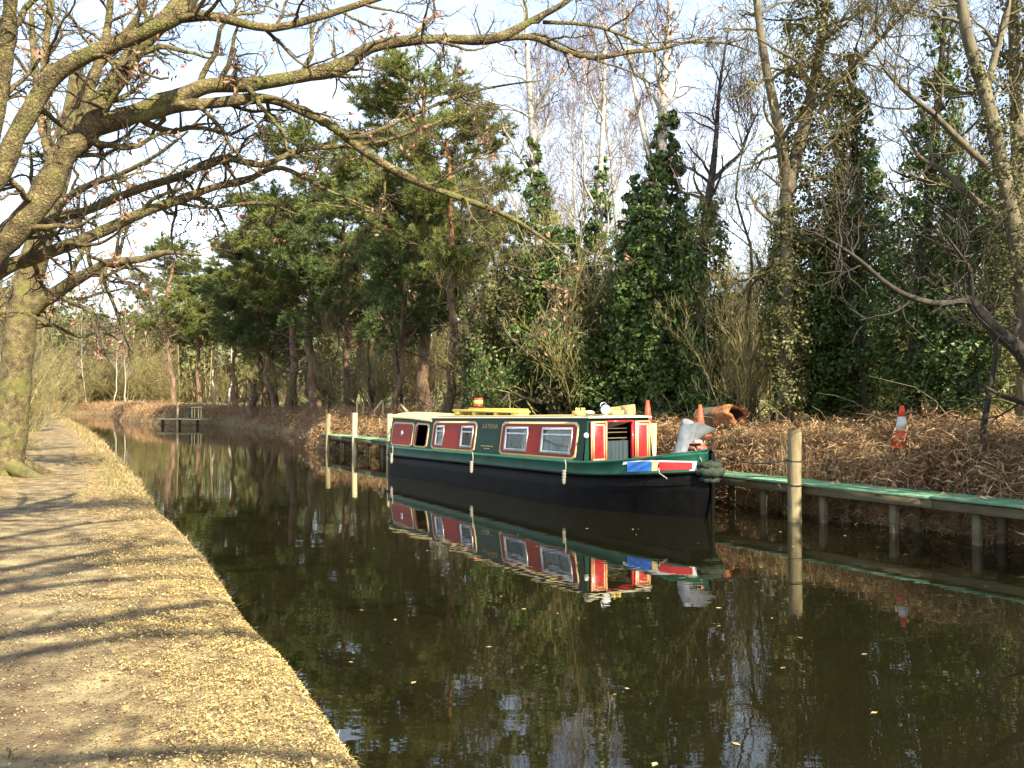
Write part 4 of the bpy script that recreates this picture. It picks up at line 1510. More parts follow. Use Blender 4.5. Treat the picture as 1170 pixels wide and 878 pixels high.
# ------------------------------------------------------------------ undergrowth behind the bank
for k in range(58):
    px = 250 + (k * 37.0 * 1.618) % 960
    D0 = 13.9 / (.61 + (px - CX) / F) if px > 372 else float(np.interp(px, [180, 235, 270, 340, 372], [71, 68, 62, 51, 45]))
    D = D0 + random.choice((5, 8, 11, 15, 20, 26)) * random.uniform(.85, 1.2)
    if 415 < px < 560 or 860 < px < 1160:        # trunks and ivy stand clear of brush here
        D = max(D, D0 + random.uniform(13, 24))
    plant(SHRUB[k % 3], 'shrub', 'leafless olive brown shrub in the undergrowth of the wood', 'shrub', px, D, random.uniform(.8, 1.25), 'leafless shrubs in the wood')
for k, (px, D, s) in enumerate(((590, 27, 1.1), (610, 25, .9), (690, 24.5, 1.0), (670, 27, 1.1), (1150, 20, .9), (720, 25, 1.0), (650, 30, 1.2), (620, 31, 1.3))):
    plant(GREENSHRUB[k % 2 if px != 590 else 0], 'evergreen_shrub', 'dark evergreen bush in the undergrowth between the trunks', 'shrub', px, D, s, 'evergreen bushes in the wood')

# ------------------------------------------------------------------ single ivy clad trees


def px_path(pts, D, n=None, dd=0.0):
    """stem through photo points (px, py) at depth D (drifting by dd over its length)"""
    k = len(pts)
    A_ = np.array([P(a, b, D + dd * i / max(1, k - 1)) for i, (a, b) in enumerate(pts)])
    return A_


def own_tree(name, label, cat, stems, ivy=(), bark=M_bark, twig=M_twig, br=(14, .25, 1, (35, 70), (1.0, 2.4)), sub=(6, 5, 2), fine=.010, extra=None, trop=.03):
    """stems: list of (points (n,3), radii); first stem is the trunk; ivy: list of (path, radii, clumps, leaves each, leaf size, material)"""
    stems = [(np.array(a, float), list(b)) for a, b in stems]
    s0 = stems[0][0]
    gz_ = ground_r(s0[0][0], s0[0][1]) - .15
    if s0[0][2] > gz_:
        stems[0] = (np.vstack([[s0[0] - np.array((0, 0, s0[0][2] - gz_))], s0]), [stems[0][1][0] * 1.35] + stems[0][1])
    base = stems[0][0][0]
    t_ = thing(name, label, cat, tuple(base))
    for i, (pt, rd) in enumerate(stems):
        pp, rr_ = resample(np.asarray(pt) - base, rd, 22)
        MB().tubes(pp, rr_, 10).build('trunk' if i == 0 else 'limb', bark, t_, smooth=True)
        if br[0]:
            P1, R1 = kids(pp[None], rr_[None], br[0], br[1], br[2], br[3], br[4], 8, trop, .2, .5, .014, lfall=.45)
            P2, R2 = kids(P1, R1, sub[0], .2, 1, (28, 65), (.5, 1.3), 6, trop, .24, .55, .009)
            P3, R3 = kids(P2, R2, sub[1], .2, 1, (25, 65), (.3, .8), 4, .01, .26, .6, fine * .8)
            P4, R4 = kids(P3, R3, sub[2], .2, 1, (25, 60), (.2, .45), 3, .01, .25, .6, fine * .6)
            b = MB().tubes(P1, R1, 5, 0).tubes(P2, R2, 3, 1).tubes(P3, R3, 2, 1)
            if len(P4):
                b.tubes(P4, R4, 2, 1)
            b.build('crown' if i == 0 else 'branches', [bark, twig], t_)
    for (pt, rd, nc, lp, sz, mt) in ivy:
        pp, rr_ = resample(np.asarray(pt) - base, rd, 24)
        c = MB()
        ivy_cloud(c, pp, rr_, nc, lp, sz, 0)
        c.build('ivy', mt, t_)
    return t_


rng = np.random.default_rng(101)
# the big ivy tower
D = 23.0
pa = px_path([(752, 480), (750, 420), (752, 330), (755, 230), (757, 140), (760, 80), (764, 20), (768, -40)], D)
own_tree('ivy_tower', 'tall dense ivy covered tree like a green tower behind the front half of the boat', 'ivy tree',
         [(pa, [.20, .17, .16, .14, .12, .09, .06, .04]), (px_path([(752, 215), (735, 150), (722, 80), (712, 10), (706, -40)], D, dd=1), [.10, .07, .055, .04, .02])],
         [(px_path([(750, 478), (748, 430), (747, 370), (750, 310), (752, 260), (757, 210), (759, 165), (762, 125)], D), [.85, .92, .98, .95, .78, .50, .30, .16], 640, 34, .085, M_ivy),
          (px_path([(700, 478), (690, 430), (700, 380), (715, 320), (722, 250), (728, 200)], D + .8), [1.0, .8, .5, .34, .28, .14], 240, 30, .08, M_ivy)],
         M_birch, M_birchtwig, (15, .5, 1, (25, 55), (1.2, 2.8)))
D = 26.0
own_tree('ivied_tree', 'slender dark ivy column with pale bare top left of the green tower', 'ivy tree',
         [(px_path([(622, 470), (620, 380), (616, 280), (610, 180), (604, 90), (600, 10), (597, -30)], D), [.19, .16, .13, .11, .08, .05, .03])],
         [(px_path([(622, 440), (620, 350), (617, 280), (612, 220), (609, 160)], D), [.7, .7, .55, .38, .16], 240, 30, .085, M_ivy)], M_birch, M_birchtwig, (14, .45, 1, (25, 55), (1.2, 2.6)))
D = 28.0
own_tree('ivied_tree', 'narrow ivy spire between the slender column and the green tower', 'ivy tree',
         [(px_path([(684, 470), (684, 380), (683, 280), (686, 200), (690, 110), (692, 20)], D), [.17, .15, .12, .09, .06, .03])],
         [(px_path([(684, 450), (684, 360), (683, 290), (685, 230), (686, 180)], D), [.6, .55, .42, .30, .14], 200, 28, .085, M_ivy)], M_birch, M_birchtwig, (14, .45, 1, (25, 55), (1.2, 2.6)))
D = 24.5
own_tree('holly_tree', 'dark bushy evergreen with a short brown trunk behind the second window of the boat', 'holly',
         [(px_path([(636, 476), (633, 440), (632, 400), (628, 340), (630, 290)], D), [.24, .2, .17, .12, .06])],
         [(px_path([(640, 440), (640, 400), (640, 350), (640, 300), (640, 262)], D + .4), [.9, 1.35, 1.3, 1.0, .4], 380, 30, .08, M_ivy),
          (px_path([(590, 420), (588, 380), (590, 340), (596, 290)], D + 1.5), [1.0, 1.4, 1.2, .5], 240, 28, .075, M_ivyold)], M_darkbark, M_hazel, (16, .3, 1, (60, 95), (1.4, 2.8)), trop=-.04)
D = 21.5
own_tree('forked_tree', 'dark forked bare tree with ivy on its lower trunk standing close behind the tower', 'tree',
         [(px_path([(802, 482), (801, 400), (802, 330), (805, 260), (813, 205), (818, 160), (822, 100), (833, 30)], D), [.17, .14, .12, .11, .09, .06, .04, .02]),
          (px_path([(812, 210), (830, 190), (846, 175), (856, 150), (870, 120)], D, dd=.6), [.06, .05, .04, .025, .015])],
         [(px_path([(803, 470), (802, 420), (803, 350), (806, 280), (811, 232)], D), [.42, .38, .52, .42, .16], 190, 30, .075, M_ivy),
          (px_path([(818, 478), (820, 462), (820, 445)], D - .4), [.55, .5, .2], 60, 30, .07, M_ivy)], M_darkbark, M_birchtwig, (11, .5, 1, (25, 60), (1.0, 2.2)))
# great twin stemmed tree right of centre
D = 19.0
own_tree('twin_stemmed_tree', 'great twin stemmed tree draped in ivy and twigs behind the thick mooring post', 'tree',
         [(px_path([(898, 486), (899, 420), (900, 340), (899, 260), (898, 205), (888, 140), (874, 70), (864, 0), (858, -60)], D), [.17, .15, .14, .14, .13, .11, .09, .07, .05]),
          (px_path([(899, 225), (908, 185), (922, 130), (936, 60), (944, 0), (950, -60)], D, dd=.5), [.15, .14, .12, .10, .08, .05]),
          (px_path([(936, 130), (960, 90), (990, 60), (1020, 30), (1040, 10)], D, dd=-.8), [.07, .06, .05, .03, .015])],
         [(px_path([(916, 470), (918, 430), (920, 380), (918, 320), (920, 260)], D + .6), [.4, .62, .72, .75, .5], 380, 30, .06, M_ivy),
          (px_path([(922, 300), (930, 220), (930, 150), (926, 80), (925, 20), (930, -40)], D + .4), [.5, .55, .62, .62, .5, .3], 300, 26, .055, M_ivyold),
          (px_path([(898, 470), (899, 400), (902, 330), (900, 280), (898, 230)], D - .2), [.20, .28, .30, .32, .12], 150, 24, .05, M_ivyold)],
         M_bark, M_hazel, (21, .35, 1, (50, 95), (.9, 2.3)), (8, 6, 2), trop=-.02)
for D, pts, rd, iv, lb in (
        (19.5, [(985, 480), (984, 400), (983, 320), (980, 240), (976, 150), (970, 60)], [.15, .13, .12, .10, .07, .04], [.35, .65, .7, .6, .35, .15], 'dark ivy column just beyond the twin stemmed tree'),
        (17.5, [(1042, 486), (1045, 420), (1052, 340), (1058, 260), (1066, 180), (1074, 90), (1080, 10)], [.17, .15, .14, .12, .10, .06, .04], [.35, .8, .9, .75, .55, .28, .15], 'broad ragged ivy column behind the lone orange and white cone'),
        (16.5, [(1098, 486), (1098, 420), (1105, 350), (1112, 280), (1110, 200)], [.13, .11, .10, .07, .04], [.4, .7, .75, .6, .25], 'shorter ragged ivy column beyond the lone cone towards the frame edge'),
        (20.5, [(955, 478), (952, 400), (955, 320), (960, 240)], [.12, .11, .09, .05], [.5, .6, .5, .25], 'low ivy column tucked against the twin stemmed tree')):
    pa = px_path(pts, D)
    own_tree('ivied_tree', lb, 'ivy tree', [(pa, rd)], [(pa, iv, 340, 30, .06, M_ivy), (pa + np.array([.25, .3, -.3]), np.array(iv) * .8, 120, 28, .055, M_ivyold)], M_darkbark, M_twig, (14, .35, 1, (35, 80), (.9, 2.2)))
# right hand trees reaching into the picture
D = 13.6
own_tree('leaning_tree', 'mossy ivy flecked tree with long bare limbs leaning over from the bank edge', 'tree',
         [(px_path([(1186, 470), (1170, 330), (1152, 230), (1136, 150), (1122, 95), (1106, 45), (1098, 0), (1092, -50)], 13.6), [.16, .13, .12, .11, .10, .09, .08, .05]),
          (px_path([(1128, 190), (1096, 160), (1066, 130), (1040, 110), (1015, 85), (1000, 60)], 13.6, dd=-.6), [.055, .05, .045, .035, .025, .012]),
          (px_path([(1126, 110), (1138, 60), (1150, 20), (1158, -40)], 13.6, dd=.6), [.06, .05, .04, .02]),
          (px_path([(1140, 250), (1110, 225), (1078, 195), (1052, 180), (1030, 150)], 14, dd=.5), [.06, .05, .04, .03, .015])],
         [(px_path([(1168, 330), (1152, 240), (1138, 170), (1125, 110), (1108, 60)], 13.6), [.26, .2, .17, .15, .10], 150, 16, .04, M_ivyold)], M_bark, M_twig, (7, .25, 1, (35, 80), (.7, 1.6)), (5, 4, 1), .008)
own_tree('ivied_tree', 'straight ivy flecked stem rising at the extreme edge of the bank trees', 'ivy tree',
         [(px_path([(1172, 470), (1168, 340), (1164, 200), (1160, 90), (1158, 0), (1157, -60)], 15.2), [.14, .13, .12, .10, .09, .06])],
         [(px_path([(1170, 430), (1166, 300), (1163, 180), (1160, 70), (1158, -20)], 15.2), [.28, .34, .28, .24, .16], 230, 22, .045, M_ivyold)], M_bark, M_twig, (10, .3, 1, (40, 85), (.7, 1.8)))
own_tree('fallen_limb_tree', 'dark crooked limb arching low across the ivy columns from a leaning trunk', 'tree',
         [(px_path([(1205, 500), (1182, 430), (1166, 402), (1138, 378), (1116, 352), (1106, 340)], 12.8), [.16, .13, .115, .10, .09, .07]),
          (px_path([(1108, 341), (1090, 346), (1064, 346), (1036, 338), (1010, 322), (985, 300), (960, 282), (930, 266)], 12.8, dd=-1.0), [.06, .05, .045, .04, .034, .028, .02, .01]),
          (px_path([(1110, 345), (1108, 310), (1096, 290), (1080, 268)], 12.8, dd=-.4), [.045, .035, .025, .012])],
         [], M_darkbark, M_darkbark, (7, .2, 1, (40, 90), (.5, 1.3)), (4, 4, 2), .006)
own_tree('young_tree', 'thin crooked sapling under the arching limb', 'tree',
         [(px_path([(1124, 492), (1132, 440), (1138, 400), (1130, 370), (1122, 330)], 14), [.05, .045, .04, .03, .015])], [], M_darkbark, M_twig, (8, .4, 1, (30, 70), (.4, 1.0)), (5, 4, 0))
# trees of the bank out of frame to the right: their shade falls on the bracken and the jetty
for x, y, s, k, lb in ((9.1, 9.6, .56, 0, 'ivy covered tree on the bank outside the frame nearest the jetty'), (10.3, 7.6, .62, 1, 'ivy covered tree on the bank outside the frame farther back'), (11.8, 9.0, .6, 1, 'small ivy covered tree at the bank edge outside the frame')):
    put(IVIED[k], 'ivied_tree', lb, 'ivy tree', (x, y, ground_r(x, y)), x, (s, s, s))

for x, y, s, k, lb in ((10.2, 9.4, 1.25, 1, 'leafy evergreen at the bank edge nearest the jetty outside the frame'), (10.7, 8.2, 1.45, 1, 'second leafy evergreen at the bank edge outside the frame')):
    put(GREENSHRUB[k], 'evergreen_shrub', lb, 'shrub', (x, y, ground_r(x, y)), x * 3, (s, s, s))

# ------------------------------------------------------------------ the oaks of the towpath


def oak(name, label, trunk, limbs, twig_len=1.0, leaves_n=260, sub=(9, 7, 5), leaf=.045, dense=1.0, seed=1, lowcut=None):
    """trunk: (pts, radii); limbs: list of (pts, radii). Every limb is a part with its own branches; dead leaves are one part"""
    global rng
    rng = np.random.default_rng(seed)
    base = np.asarray(trunk[0][0])
    t_ = thing(name, label, 'oak', tuple(base))
    lt = MB()
    pp, rr_ = resample(np.asarray(trunk[0]) - base, trunk[1], 40)
    a = np.linspace(0, 6.2832, 15)[:-1]
    MB().tubes(pp, rr_ * (1 + .05 * np.sin(np.arange(40) * 1.7)), 20).build('trunk', M_oak, t_, smooth=True)
    alltips = []
    for i, (pt, rd) in enumerate(limbs):
        pt = np.asarray(pt) - base
        L = np.linalg.norm(np.diff(pt, axis=0), axis=1).sum()
        n = max(12, int(L * 9))
        pp, rr_ = resample(pt, rd, n)
        w_ = rng.normal(size=(n, 3)) * .25
        for _ in range(3):
            w_[1:-1] = (w_[:-2] + w_[1:-1] + w_[2:]) / 3
        pp = pp + w_ * rr_[:, None] * .9
        kn = np.exp(-((np.arange(n)[:, None] - rng.uniform(0, n, max(2, n // 14))[None]) / 1.3) ** 2).sum(1)
        rr_ = rr_ * (1 + .05 * rng.normal(size=n) + .22 * kn)
        b = MB().tubes(pp, rr_, 14 if rd[0] > .06 else 8)
        per = int(sub[0] * dense * max(1, L / 2.6))
        P1, R1 = kids(pp[None], rr_[None], per, .10, 1.0, (30, 75), (.5 * twig_len, 1.7 * twig_len), 10, .03, .27, .45, .010, lfall=.35)
        P2, R2 = kids(P1, R1, sub[1], .15, 1, (30, 70), (.22 * twig_len, .75 * twig_len), 7, .015, .32, .55, .006)
        P3, R3 = kids(P2, R2, sub[2], .2, 1, (30, 65), (.08 * twig_len, .32 * twig_len), 4, .0, .3, .6, .0035)
        b.tubes(P1, R1, 6).build('limb', M_oak, t_, smooth=True)
        c = MB().tubes(P2, R2, 4).tubes(P3, R3, 3)
        c.build('twigs', M_oaktwig, t_, kind='stuff')
        C, D = tips(P3, (.7, 1.0))
        alltips.append(C)
    C = np.concatenate(alltips)
    # dead leaves hang on in clusters
    k = rng.choice(len(C), min(len(C), leaves_n // 6), replace=False)
    cc = np.repeat(C[k], 6, 0) + rng.normal(size=(len(k) * 6, 3)) * .038
    lt.leaves(cc, rng.normal(size=cc.shape) + np.array([0, 0, .2]), leaf * rng.uniform(.6, 1.2, len(cc)), .45, 0, .5)
    lt.build('dead_leaves', M_deadleaf, t_, kind='stuff')
    return t_


def limb(pts, D0, D1, w0, w1, w=None):
    """limb through photo points with widths in photo pixels"""
    k = len(pts)
    Ds = np.linspace(D0, D1, k)
    A_ = np.array([P(a, b, d) for (a, b), d in zip(pts, Ds)])
    ww = np.linspace(w0, w1, k) if w is None else np.array(w)
    return A_, ww * Ds / F / 2 * .80


# nearest oak: its trunk stands just outside the frame on the left, its limbs arch over the path and the canal
tb = np.array([(-6.9, 8.2, .15), (-6.85, 8.2, .6), (-6.75, 8.25, 1.3), (-6.6, 8.3, 2.1), (-6.5, 8.35, 3.2), (-6.35, 8.45, 4.4), (-6.2, 8.5, 6.0), (-6.0, 8.6, 7.6)])
near_limbs = [
    limb([(-215, 465), (-100, 380), (0, 283), (40, 235), (78, 171), (103, 147), (147, 68), (205, 5), (240, -60)], 8.3, 8.9, 50, 18, [56, 46, 38, 36, 34, 30, 27, 22, 16]),
    limb([(72, 185), (100, 150), (147, 133), (205, 113), (239, 99), (290, 96), (342, 89), (386, 77), (426, 54), (494, 45), (565, 45), (610, 22), (650, 0), (690, -40)], 8.62, 9.6, 26, 6, [20, 30, 27, 25, 22, 20, 18, 19, 17, 14, 13, 9, 8, 5]),
    limb([(565, 45), (608, 43), (640, 56), (678, 66), (720, 60), (751, 57), (790, 48), (830, 50), (865, 62)], 9.4, 9.9, 9, 2, [9, 9, 8, 8, 6, 6, 4, 3, 2]),
    limb([(620, 26), (665, 28), (700, 36), (735, 52), (750, 62)], 9.6, 9.7, 6, 2),
    limb([(140, 138), (205, 123), (246, 118), (300, 113), (342, 126), (376, 144), (408, 168), (445, 191), (488, 212), (531, 228), (571, 243), (605, 262), (650, 293)], 8.7, 10.2, 17, 3, [14, 17, 15, 14, 13, 13, 12, 11, 10, 9, 8, 6, 3]),
    limb([(-140, 330), (-60, 265), (0, 198), (20, 154), (58, 92), (103, 62), (164, 38), (205, 18), (235, -30)], 8.0, 8.0, 32, 14, [40, 34, 28, 26, 24, 22, 21, 20, 14]),
    limb([(205, 20), (246, 20), (308, 32), (362, 20), (400, 8), (450, -8)], 8.0, 8.3, 16, 7),
    limb([(-120, 360), (-30, 300), (58, 253), (103, 239), (154, 219), (205, 202), (239, 185), (263, 181), (301, 188), (345, 172), (400, 167), (450, 158), (520, 132)], 9.2, 10.6, 15, 3, [20, 17, 13, 12, 12, 11, 10, 10, 9, 7, 6, 5, 2]),
    limb([(-110, 370), (0, 309), (34, 297), (103, 270), (171, 239), (205, 229), (246, 214), (284, 205), (321, 192), (371, 216), (423, 238)], 9.0, 10.2, 18, 4, [22, 20, 19, 17, 14, 12, 10, 9, 7, 5, 3]),
    limb([(200, 231), (239, 238), (297, 232), (342, 246)], 9.7, 10.0, 6, 2),
    limb([(-30, 220), (0, 110), (8, 50), (12, 0), (14, -60)], 8.2, 8.2, 26, 16),
    limb([(54, 100), (52, 60), (58, 0), (60, -50)], 8.0, 8.2, 12, 7),
    limb([(395, 160), (430, 150), (480, 128), (530, 108), (575, 98), (620, 92)], 9.4, 10.0, 7, 2),
    limb([(620, 275), (640, 305), (636, 335), (640, 362)], 10.1, 10.1, 3, 1),
    limb([(85, 160), (105, 100), (122, 40), (128, -30)], 8.7, 9.0, 15, 9),
]
oak('oak_tree', 'near oak with long mossy limbs arching over the towpath and canal from outside the frame', (tb, [.48, .40, .36, .34, .27, .2, .14, .08]), near_limbs, .85, 2000, (8, 6, 5), .034, 1.0, 301)
# second oak beside the path
D = 19.5
g0 = P(8, 548, D)
tr = [P(a, b, D) for a, b in ((2, 556), (4, 538), (9, 515), (14, 480), (18, 430), (22, 390), (28, 345), (38, 300), (52, 255), (66, 210), (76, 160), (84, 110), (90, 60))]
trr = np.array([56, 44, 37, 34, 33, 33, 34, 29, 26, 23, 20, 16, 12]) * D / F / 2
mid_limbs = [
    limb([(38, 348), (62, 335), (85, 320), (115, 305), (135, 300), (165, 296), (190, 289), (230, 292)], D, D - 1.2, 20, 4, [24, 20, 17, 15, 13, 10, 7, 3]),
    limb([(24, 400), (8, 360), (-10, 320), (-40, 270)], D, D + 1, 22, 10),
    limb([(60, 240), (95, 215), (135, 200), (175, 180), (215, 150)], D, D - 2.0, 12, 3),
    limb([(66, 215), (50, 150), (40, 80), (36, 10)], D, D + 1.5, 16, 6),
    limb([(80, 130), (110, 80), (150, 30), (180, -30)], D, D - 1, 13, 5),
    limb([(30, 375), (60, 372), (90, 385), (118, 380), (140, 392)], D, D + 2.5, 7, 2),
]
oak('oak_tree', 'second oak with a thick flared mossy trunk rooted beside the towpath', (np.array(tr), trr), mid_limbs, 1.7, 900, (9, 7, 5), .07, 1.0, 302)
t_oak2 = COL.objects['oak_tree.001']
d_ = MB()
for a, l in ((-.5, .95), (.5, .8), (-1.6, .7), (2.6, .6), (1.5, .6)):
    ff = np.linspace(0, 1, 8)
    r_ = .38 + l * ff
    pts = np.stack([r_ * np.cos(a + .2 * ff), r_ * np.sin(a + .2 * ff), .20 * (1 - ff) ** 1.6 + .02 - .10 * ff], 1)
    d_.tubes(pts, .17 * (1 - ff) ** .7 + .02, 10)
rx, ry = g0[0], g0[1]
d_.build('roots', M_oak, t_oak2, smooth=True).location = (0, 0, ground_l(rx, ry) - tr[0][2] - .0)
# third oak behind the photographer: only its shadow reaches the picture
rng = np.random.default_rng(7)
b3 = np.array((-4.4, -1.2, .3))
tr3 = b3 + np.array([(0, 0, 0), (.05, .1, 1), (0, .1, 2.2), (-.1, .2, 3.6), (.1, .3, 5.2), (.2, .4, 7.2)])
l3 = []
for a, z, L in ((-.15, 4.4, 8.5), (.05, 5.0, 8.0), (.28, 4.9, 9.0), (-.35, 5.6, 8.0), (.42, 5.8, 8.5), (.12, 6.3, 8.0), (.62, 5.4, 8.0), (.85, 6.0, 8.0), (.35, 6.9, 7.0), (2.2, 5, 4), (3.6, 5, 4), (-1.6, 5, 4)):
    ff = np.linspace(0, 1, 7)
    l3.append((b3 + np.stack([L * ff * math.cos(a) + .2 * np.sin(ff * 7), L * ff * math.sin(a) + .2 * np.cos(ff * 6), z + 1.3 * ff + .25 * np.sin(ff * 9)], 1), np.linspace(.16, .03, 7)))
oak('oak_tree', 'oak beside the path just behind the viewpoint with limbs across the towpath', (tr3, np.array([.4, .32, .3, .26, .2, .1])), l3, 1.2, 200, (7, 5, 4), .05, 1.0, 303)

# trees and bushes of the near bank, beyond the second oak
for px, D, s, k in ((-60, 27, 1.0, 0), (20, 33, .85, 2), (-20, 42, 1.0, 1), (40, 48, .9, 0), (10, 60, 1.0, 2), (-90, 36, 1.1, 1), (55, 66, .9, 0), (30, 75, .9, 2)):
    plant(BARE[k], 'bare_tree', 'leafless brown tree of the near bank behind the second oak', 'tree', px, D, s, 'leafless trees of the near bank', side='l')
for px, D, s, k in ((-30, 24, .9, 0), (12, 30, .9, 1), (35, 44, .9, 0), (30, 56, 1.0, 1), (50, 70, 1.0, 0), (20, 80, 1.1, 1), (-10, 50, 1.2, 0)):
    plant(SHRUB[k], 'shrub', 'leafless tan shrub of the near bank beyond the second oak', 'shrub', px, D, s, 'leafless shrubs of the near bank', side='l')
# across the far bend
for px, D, s in ((97, 112, .85), (130, 108, .8), (145, 109, .7), (112, 118, .9)):
    x, y = spot(px, D)
    put(BIRCH[int(px) % 2], 'birch_tree', 'white stemmed birch on the far bend of the canal', 'birch', (x, y, 1.0), px, (s * .8, s * .8, s * .8), 'birches on the far bend')
for k, px in enumerate(range(-10, 190, 9)):
    D = 112 + (k * 5) % 12
    x, y = spot(px, D)
    s = 1.35 + .5 * ((k * 7) % 5) / 5
    put(SHRUB[k % 2], 'shrub', 'pale tan shrub massed along the far bend of the canal', 'shrub', (x, y, .7), k, (s * 1.3, s * 1.3, s), 'shrubs along the far bend')

# ------------------------------------------------------------------ far wood: one mass nobody could count
rng = np.random.default_rng(77)
fw = MB()
N = 900
px = rng.uniform(-260, 1500, N)
dep = np.where(px < 330, rng.uniform(122, 170, N), np.where(px > 700, rng.uniform(48, 95, N), rng.uniform(58, 115, N)))
x = (px - CX) / F * dep
hgt = np.where(px < 330, rng.uniform(11, 22, N), rng.uniform(5, 10.5, N) * (dep / 70) ** .6)
hgt = np.where((px > 60) & (px < 160), hgt * .85, hgt)
gz = np.interp(dep, [40, 60, 90, 130, 170], [1.4, 2.4, 4.5, 3.0, 5.0])
bend = np.cumsum(rng.normal(size=(N, 4, 3)) * np.array([.5, .5, 0]), 1)
stem = bend + np.stack([x, dep, gz - 1], 1)[:, None, :] + np.linspace(0, 1, 4)[None, :, None] * np.stack([rng.normal(size=N) * .5, rng.normal(size=N) * .5, hgt + 1], 1)[:, None, :]
fw.tubes(stem, np.outer(rng.uniform(.03, .11, N) * dep / 90, (1, .8, .5, .1)), 3)
Q1, S1 = kids(stem, np.full((N, 4), .1), 24, .05, 1, (20, 65), (1.6, 4.2), 4, .05, .16, 1, .03)
S1 = S1 * 0 + np.array([.04, .032, .024, .01])[None] * np.repeat(dep / 90, 24)[:, None]
fw.tubes(Q1, S1, 2)
Q2, S2 = kids(Q1, S1, 5, .1, 1, (20, 65), (.7, 1.8), 3, .03, .2, 1, .02)
S2 = S2 * 0 + np.array([.022, .018, .008])[None] * np.repeat(dep / 90, 120)[:, None]
fw.tubes(Q2, S2, 2)
n = 26000
hx = rng.uniform(-120, 345, n)
hd = rng.uniform(124, 160, n)
hh = (9.5 + 2.5 * np.sin(hx * .05) + 2 * np.sin(hx * .13 + 1)) * np.where((hx > 60) & (hx < 160), 1.0, 1.35)
C = np.stack([(hx - CX) / F * hd, hd, 1 + hh * rng.beta(1.1, 1.5, n)], 1)
pts = C[:, None, :] + np.linspace(-.5, .5, 3)[None, :, None] * np.stack([rng.normal(size=n) * .7, rng.normal(size=n) * .7, rng.uniform(.8, 2.6, n)], 1)[:, None, :]
fw.tubes(pts, np.outer(rng.uniform(.03, .10, n), (.8, 1, .3)), 2)
fw.build('far_wood', M_farwood, kind='stuff', label='pale brown leafless wood massed behind the trees of the bank', cat='wood')
fg = MB()
N2 = 400
i = rng.choice(N, N2, replace=False)
for j in i:
    n = 260
    c = np.array((x[j], dep[j], gz[j]))
    u = rng.uniform(.12, .95, n)
    r_ = (1 - u) ** .6 * hgt[j] * .22 + .25
    a = rng.uniform(0, 6.28, n)
    C = c + np.stack([r_ * np.cos(a) * rng.uniform(.3, 1, n), r_ * np.sin(a), u * hgt[j] * .85], 1)
    fg.leaves(C, rng.normal(size=(n, 3)) + np.array([0, 0, .8]), .24 * dep[j] / 75 * rng.uniform(.6, 1.3, n), .55)
fg.build('far_conifers', M_fargreen, kind='stuff', label='olive green conifers scattered through the far wood', cat='wood')

# ------------------------------------------------------------------ dead bracken, reeds, straw on the far bank
rng = np.random.default_rng(88)


def fronds(C, L, droop=1.0, w=.10, K=None, up=(.3, 1.0)):
    """arching dead fern fronds: rib ribbons with pinnae"""
    n = len(C)
    az = rng.uniform(0, 6.2832, n)
    el = rng.uniform(up[0], up[1], n)
    h = np.stack([np.cos(az), np.sin(az), np.zeros(n)], 1)
    side = np.stack([-np.sin(az), np.cos(az), np.zeros(n)], 1)
    m_ = 6
    pts = np.zeros((n, m_, 3))
    pts[:, 0] = C
    e = el.copy()
    for j in range(1, m_):
        d = h * np.cos(e)[:, None] + np.array([0, 0, 1.0]) * np.sin(e)[:, None] + rng.normal(size=(n, 3)) * .10
        pts[:, j] = pts[:, j - 1] + d * (L / (m_ - 1))[:, None]
        e = e - droop * rng.uniform(.25, .55, n)
    return pts, side


def bracken_mesh(C, L, droop=1.0, wd=.11, up=(.3, 1.1)):
    mb = MB()
    pts, side = fronds(C, L, droop, up=up)
    n = len(C)
    mb.tubes(pts, np.outer(np.ones(n), (.006, .006, .005, .004, .003, .002)), 2)
    # pinnae: pairs of narrow leaflets along the rib, curled at random
    for j in range(1, 6):
        for sgn in (-1, 1):
            f = j / 5
            l = (L * wd * (1.5 - f))[:, None]
            root = pts[:, j] * .6 + pts[:, j - 1] * .4
            rib = nrm(pts[:, j] - pts[:, j - 1])
            d = nrm(side * sgn + rib * .5 + rng.normal(size=(n, 3)) * .45 - np.array([0, 0, .25]))
            tip = root + d * l * rng.uniform(1.2, 2.8, (n, 1))
            ww = rib * (L * .014)[:, None]
            V = np.stack([root - ww, root + ww, tip], 1)
            mb.add(V.reshape(-1, 3), np.arange(3 * n).reshape(-1, 3))
    return mb


sc_d = ER[:, 1]
near = np.where((sc_d > 2) & (sc_d < 112))[0]
wgt = 1 / np.clip(sc_d[near], 9, 60) ** .9
wgt = wgt / wgt.sum()
n = 30000
idx = rng.choice(near, n, p=wgt)
off = np.abs(rng.normal(size=n)) * 1.5 + rng.uniform(0, .5, n)
bx, by, bz = on_right(idx, off)
L = rng.uniform(.35, .95, n) * (1 + .25 * wob(bx, by, 1.2)) * np.clip(by / 40, 1, 1.5) * np.interp(by, [9, 13, 17, 22], [1.45, 1.4, 1.1, 1.0])
mound = np.clip(wob(bx, by, 1.5), 0, 1) * np.interp(by, [9, 16, 24], [.5, .38, .2])
clear = np.ones(n, dtype=bool)
for c_, r_ in ((c1, .35), (c2, .35), (c3, .45)):        # the cones stand in small trodden gaps
    cx_, cy_ = c_.location.x, c_.location.y
    t_v = (bx * cx_ + by * cy_) / math.hypot(cx_, cy_)
    side_ = np.abs(bx * cy_ - by * cx_) / math.hypot(cx_, cy_)
    dv = math.hypot(cx_, cy_) - t_v
    clear &= ~((side_ < r_) & (dv > -.3) & (dv < .9))
bx, by, bz, L, mound = bx[clear], by[clear], bz[clear], L[clear], mound[clear]
n = len(bx)
mb = bracken_mesh(np.stack([bx, by, bz + rng.uniform(0, .22, n) + mound * rng.uniform(.3, 1, n)], 1), L)
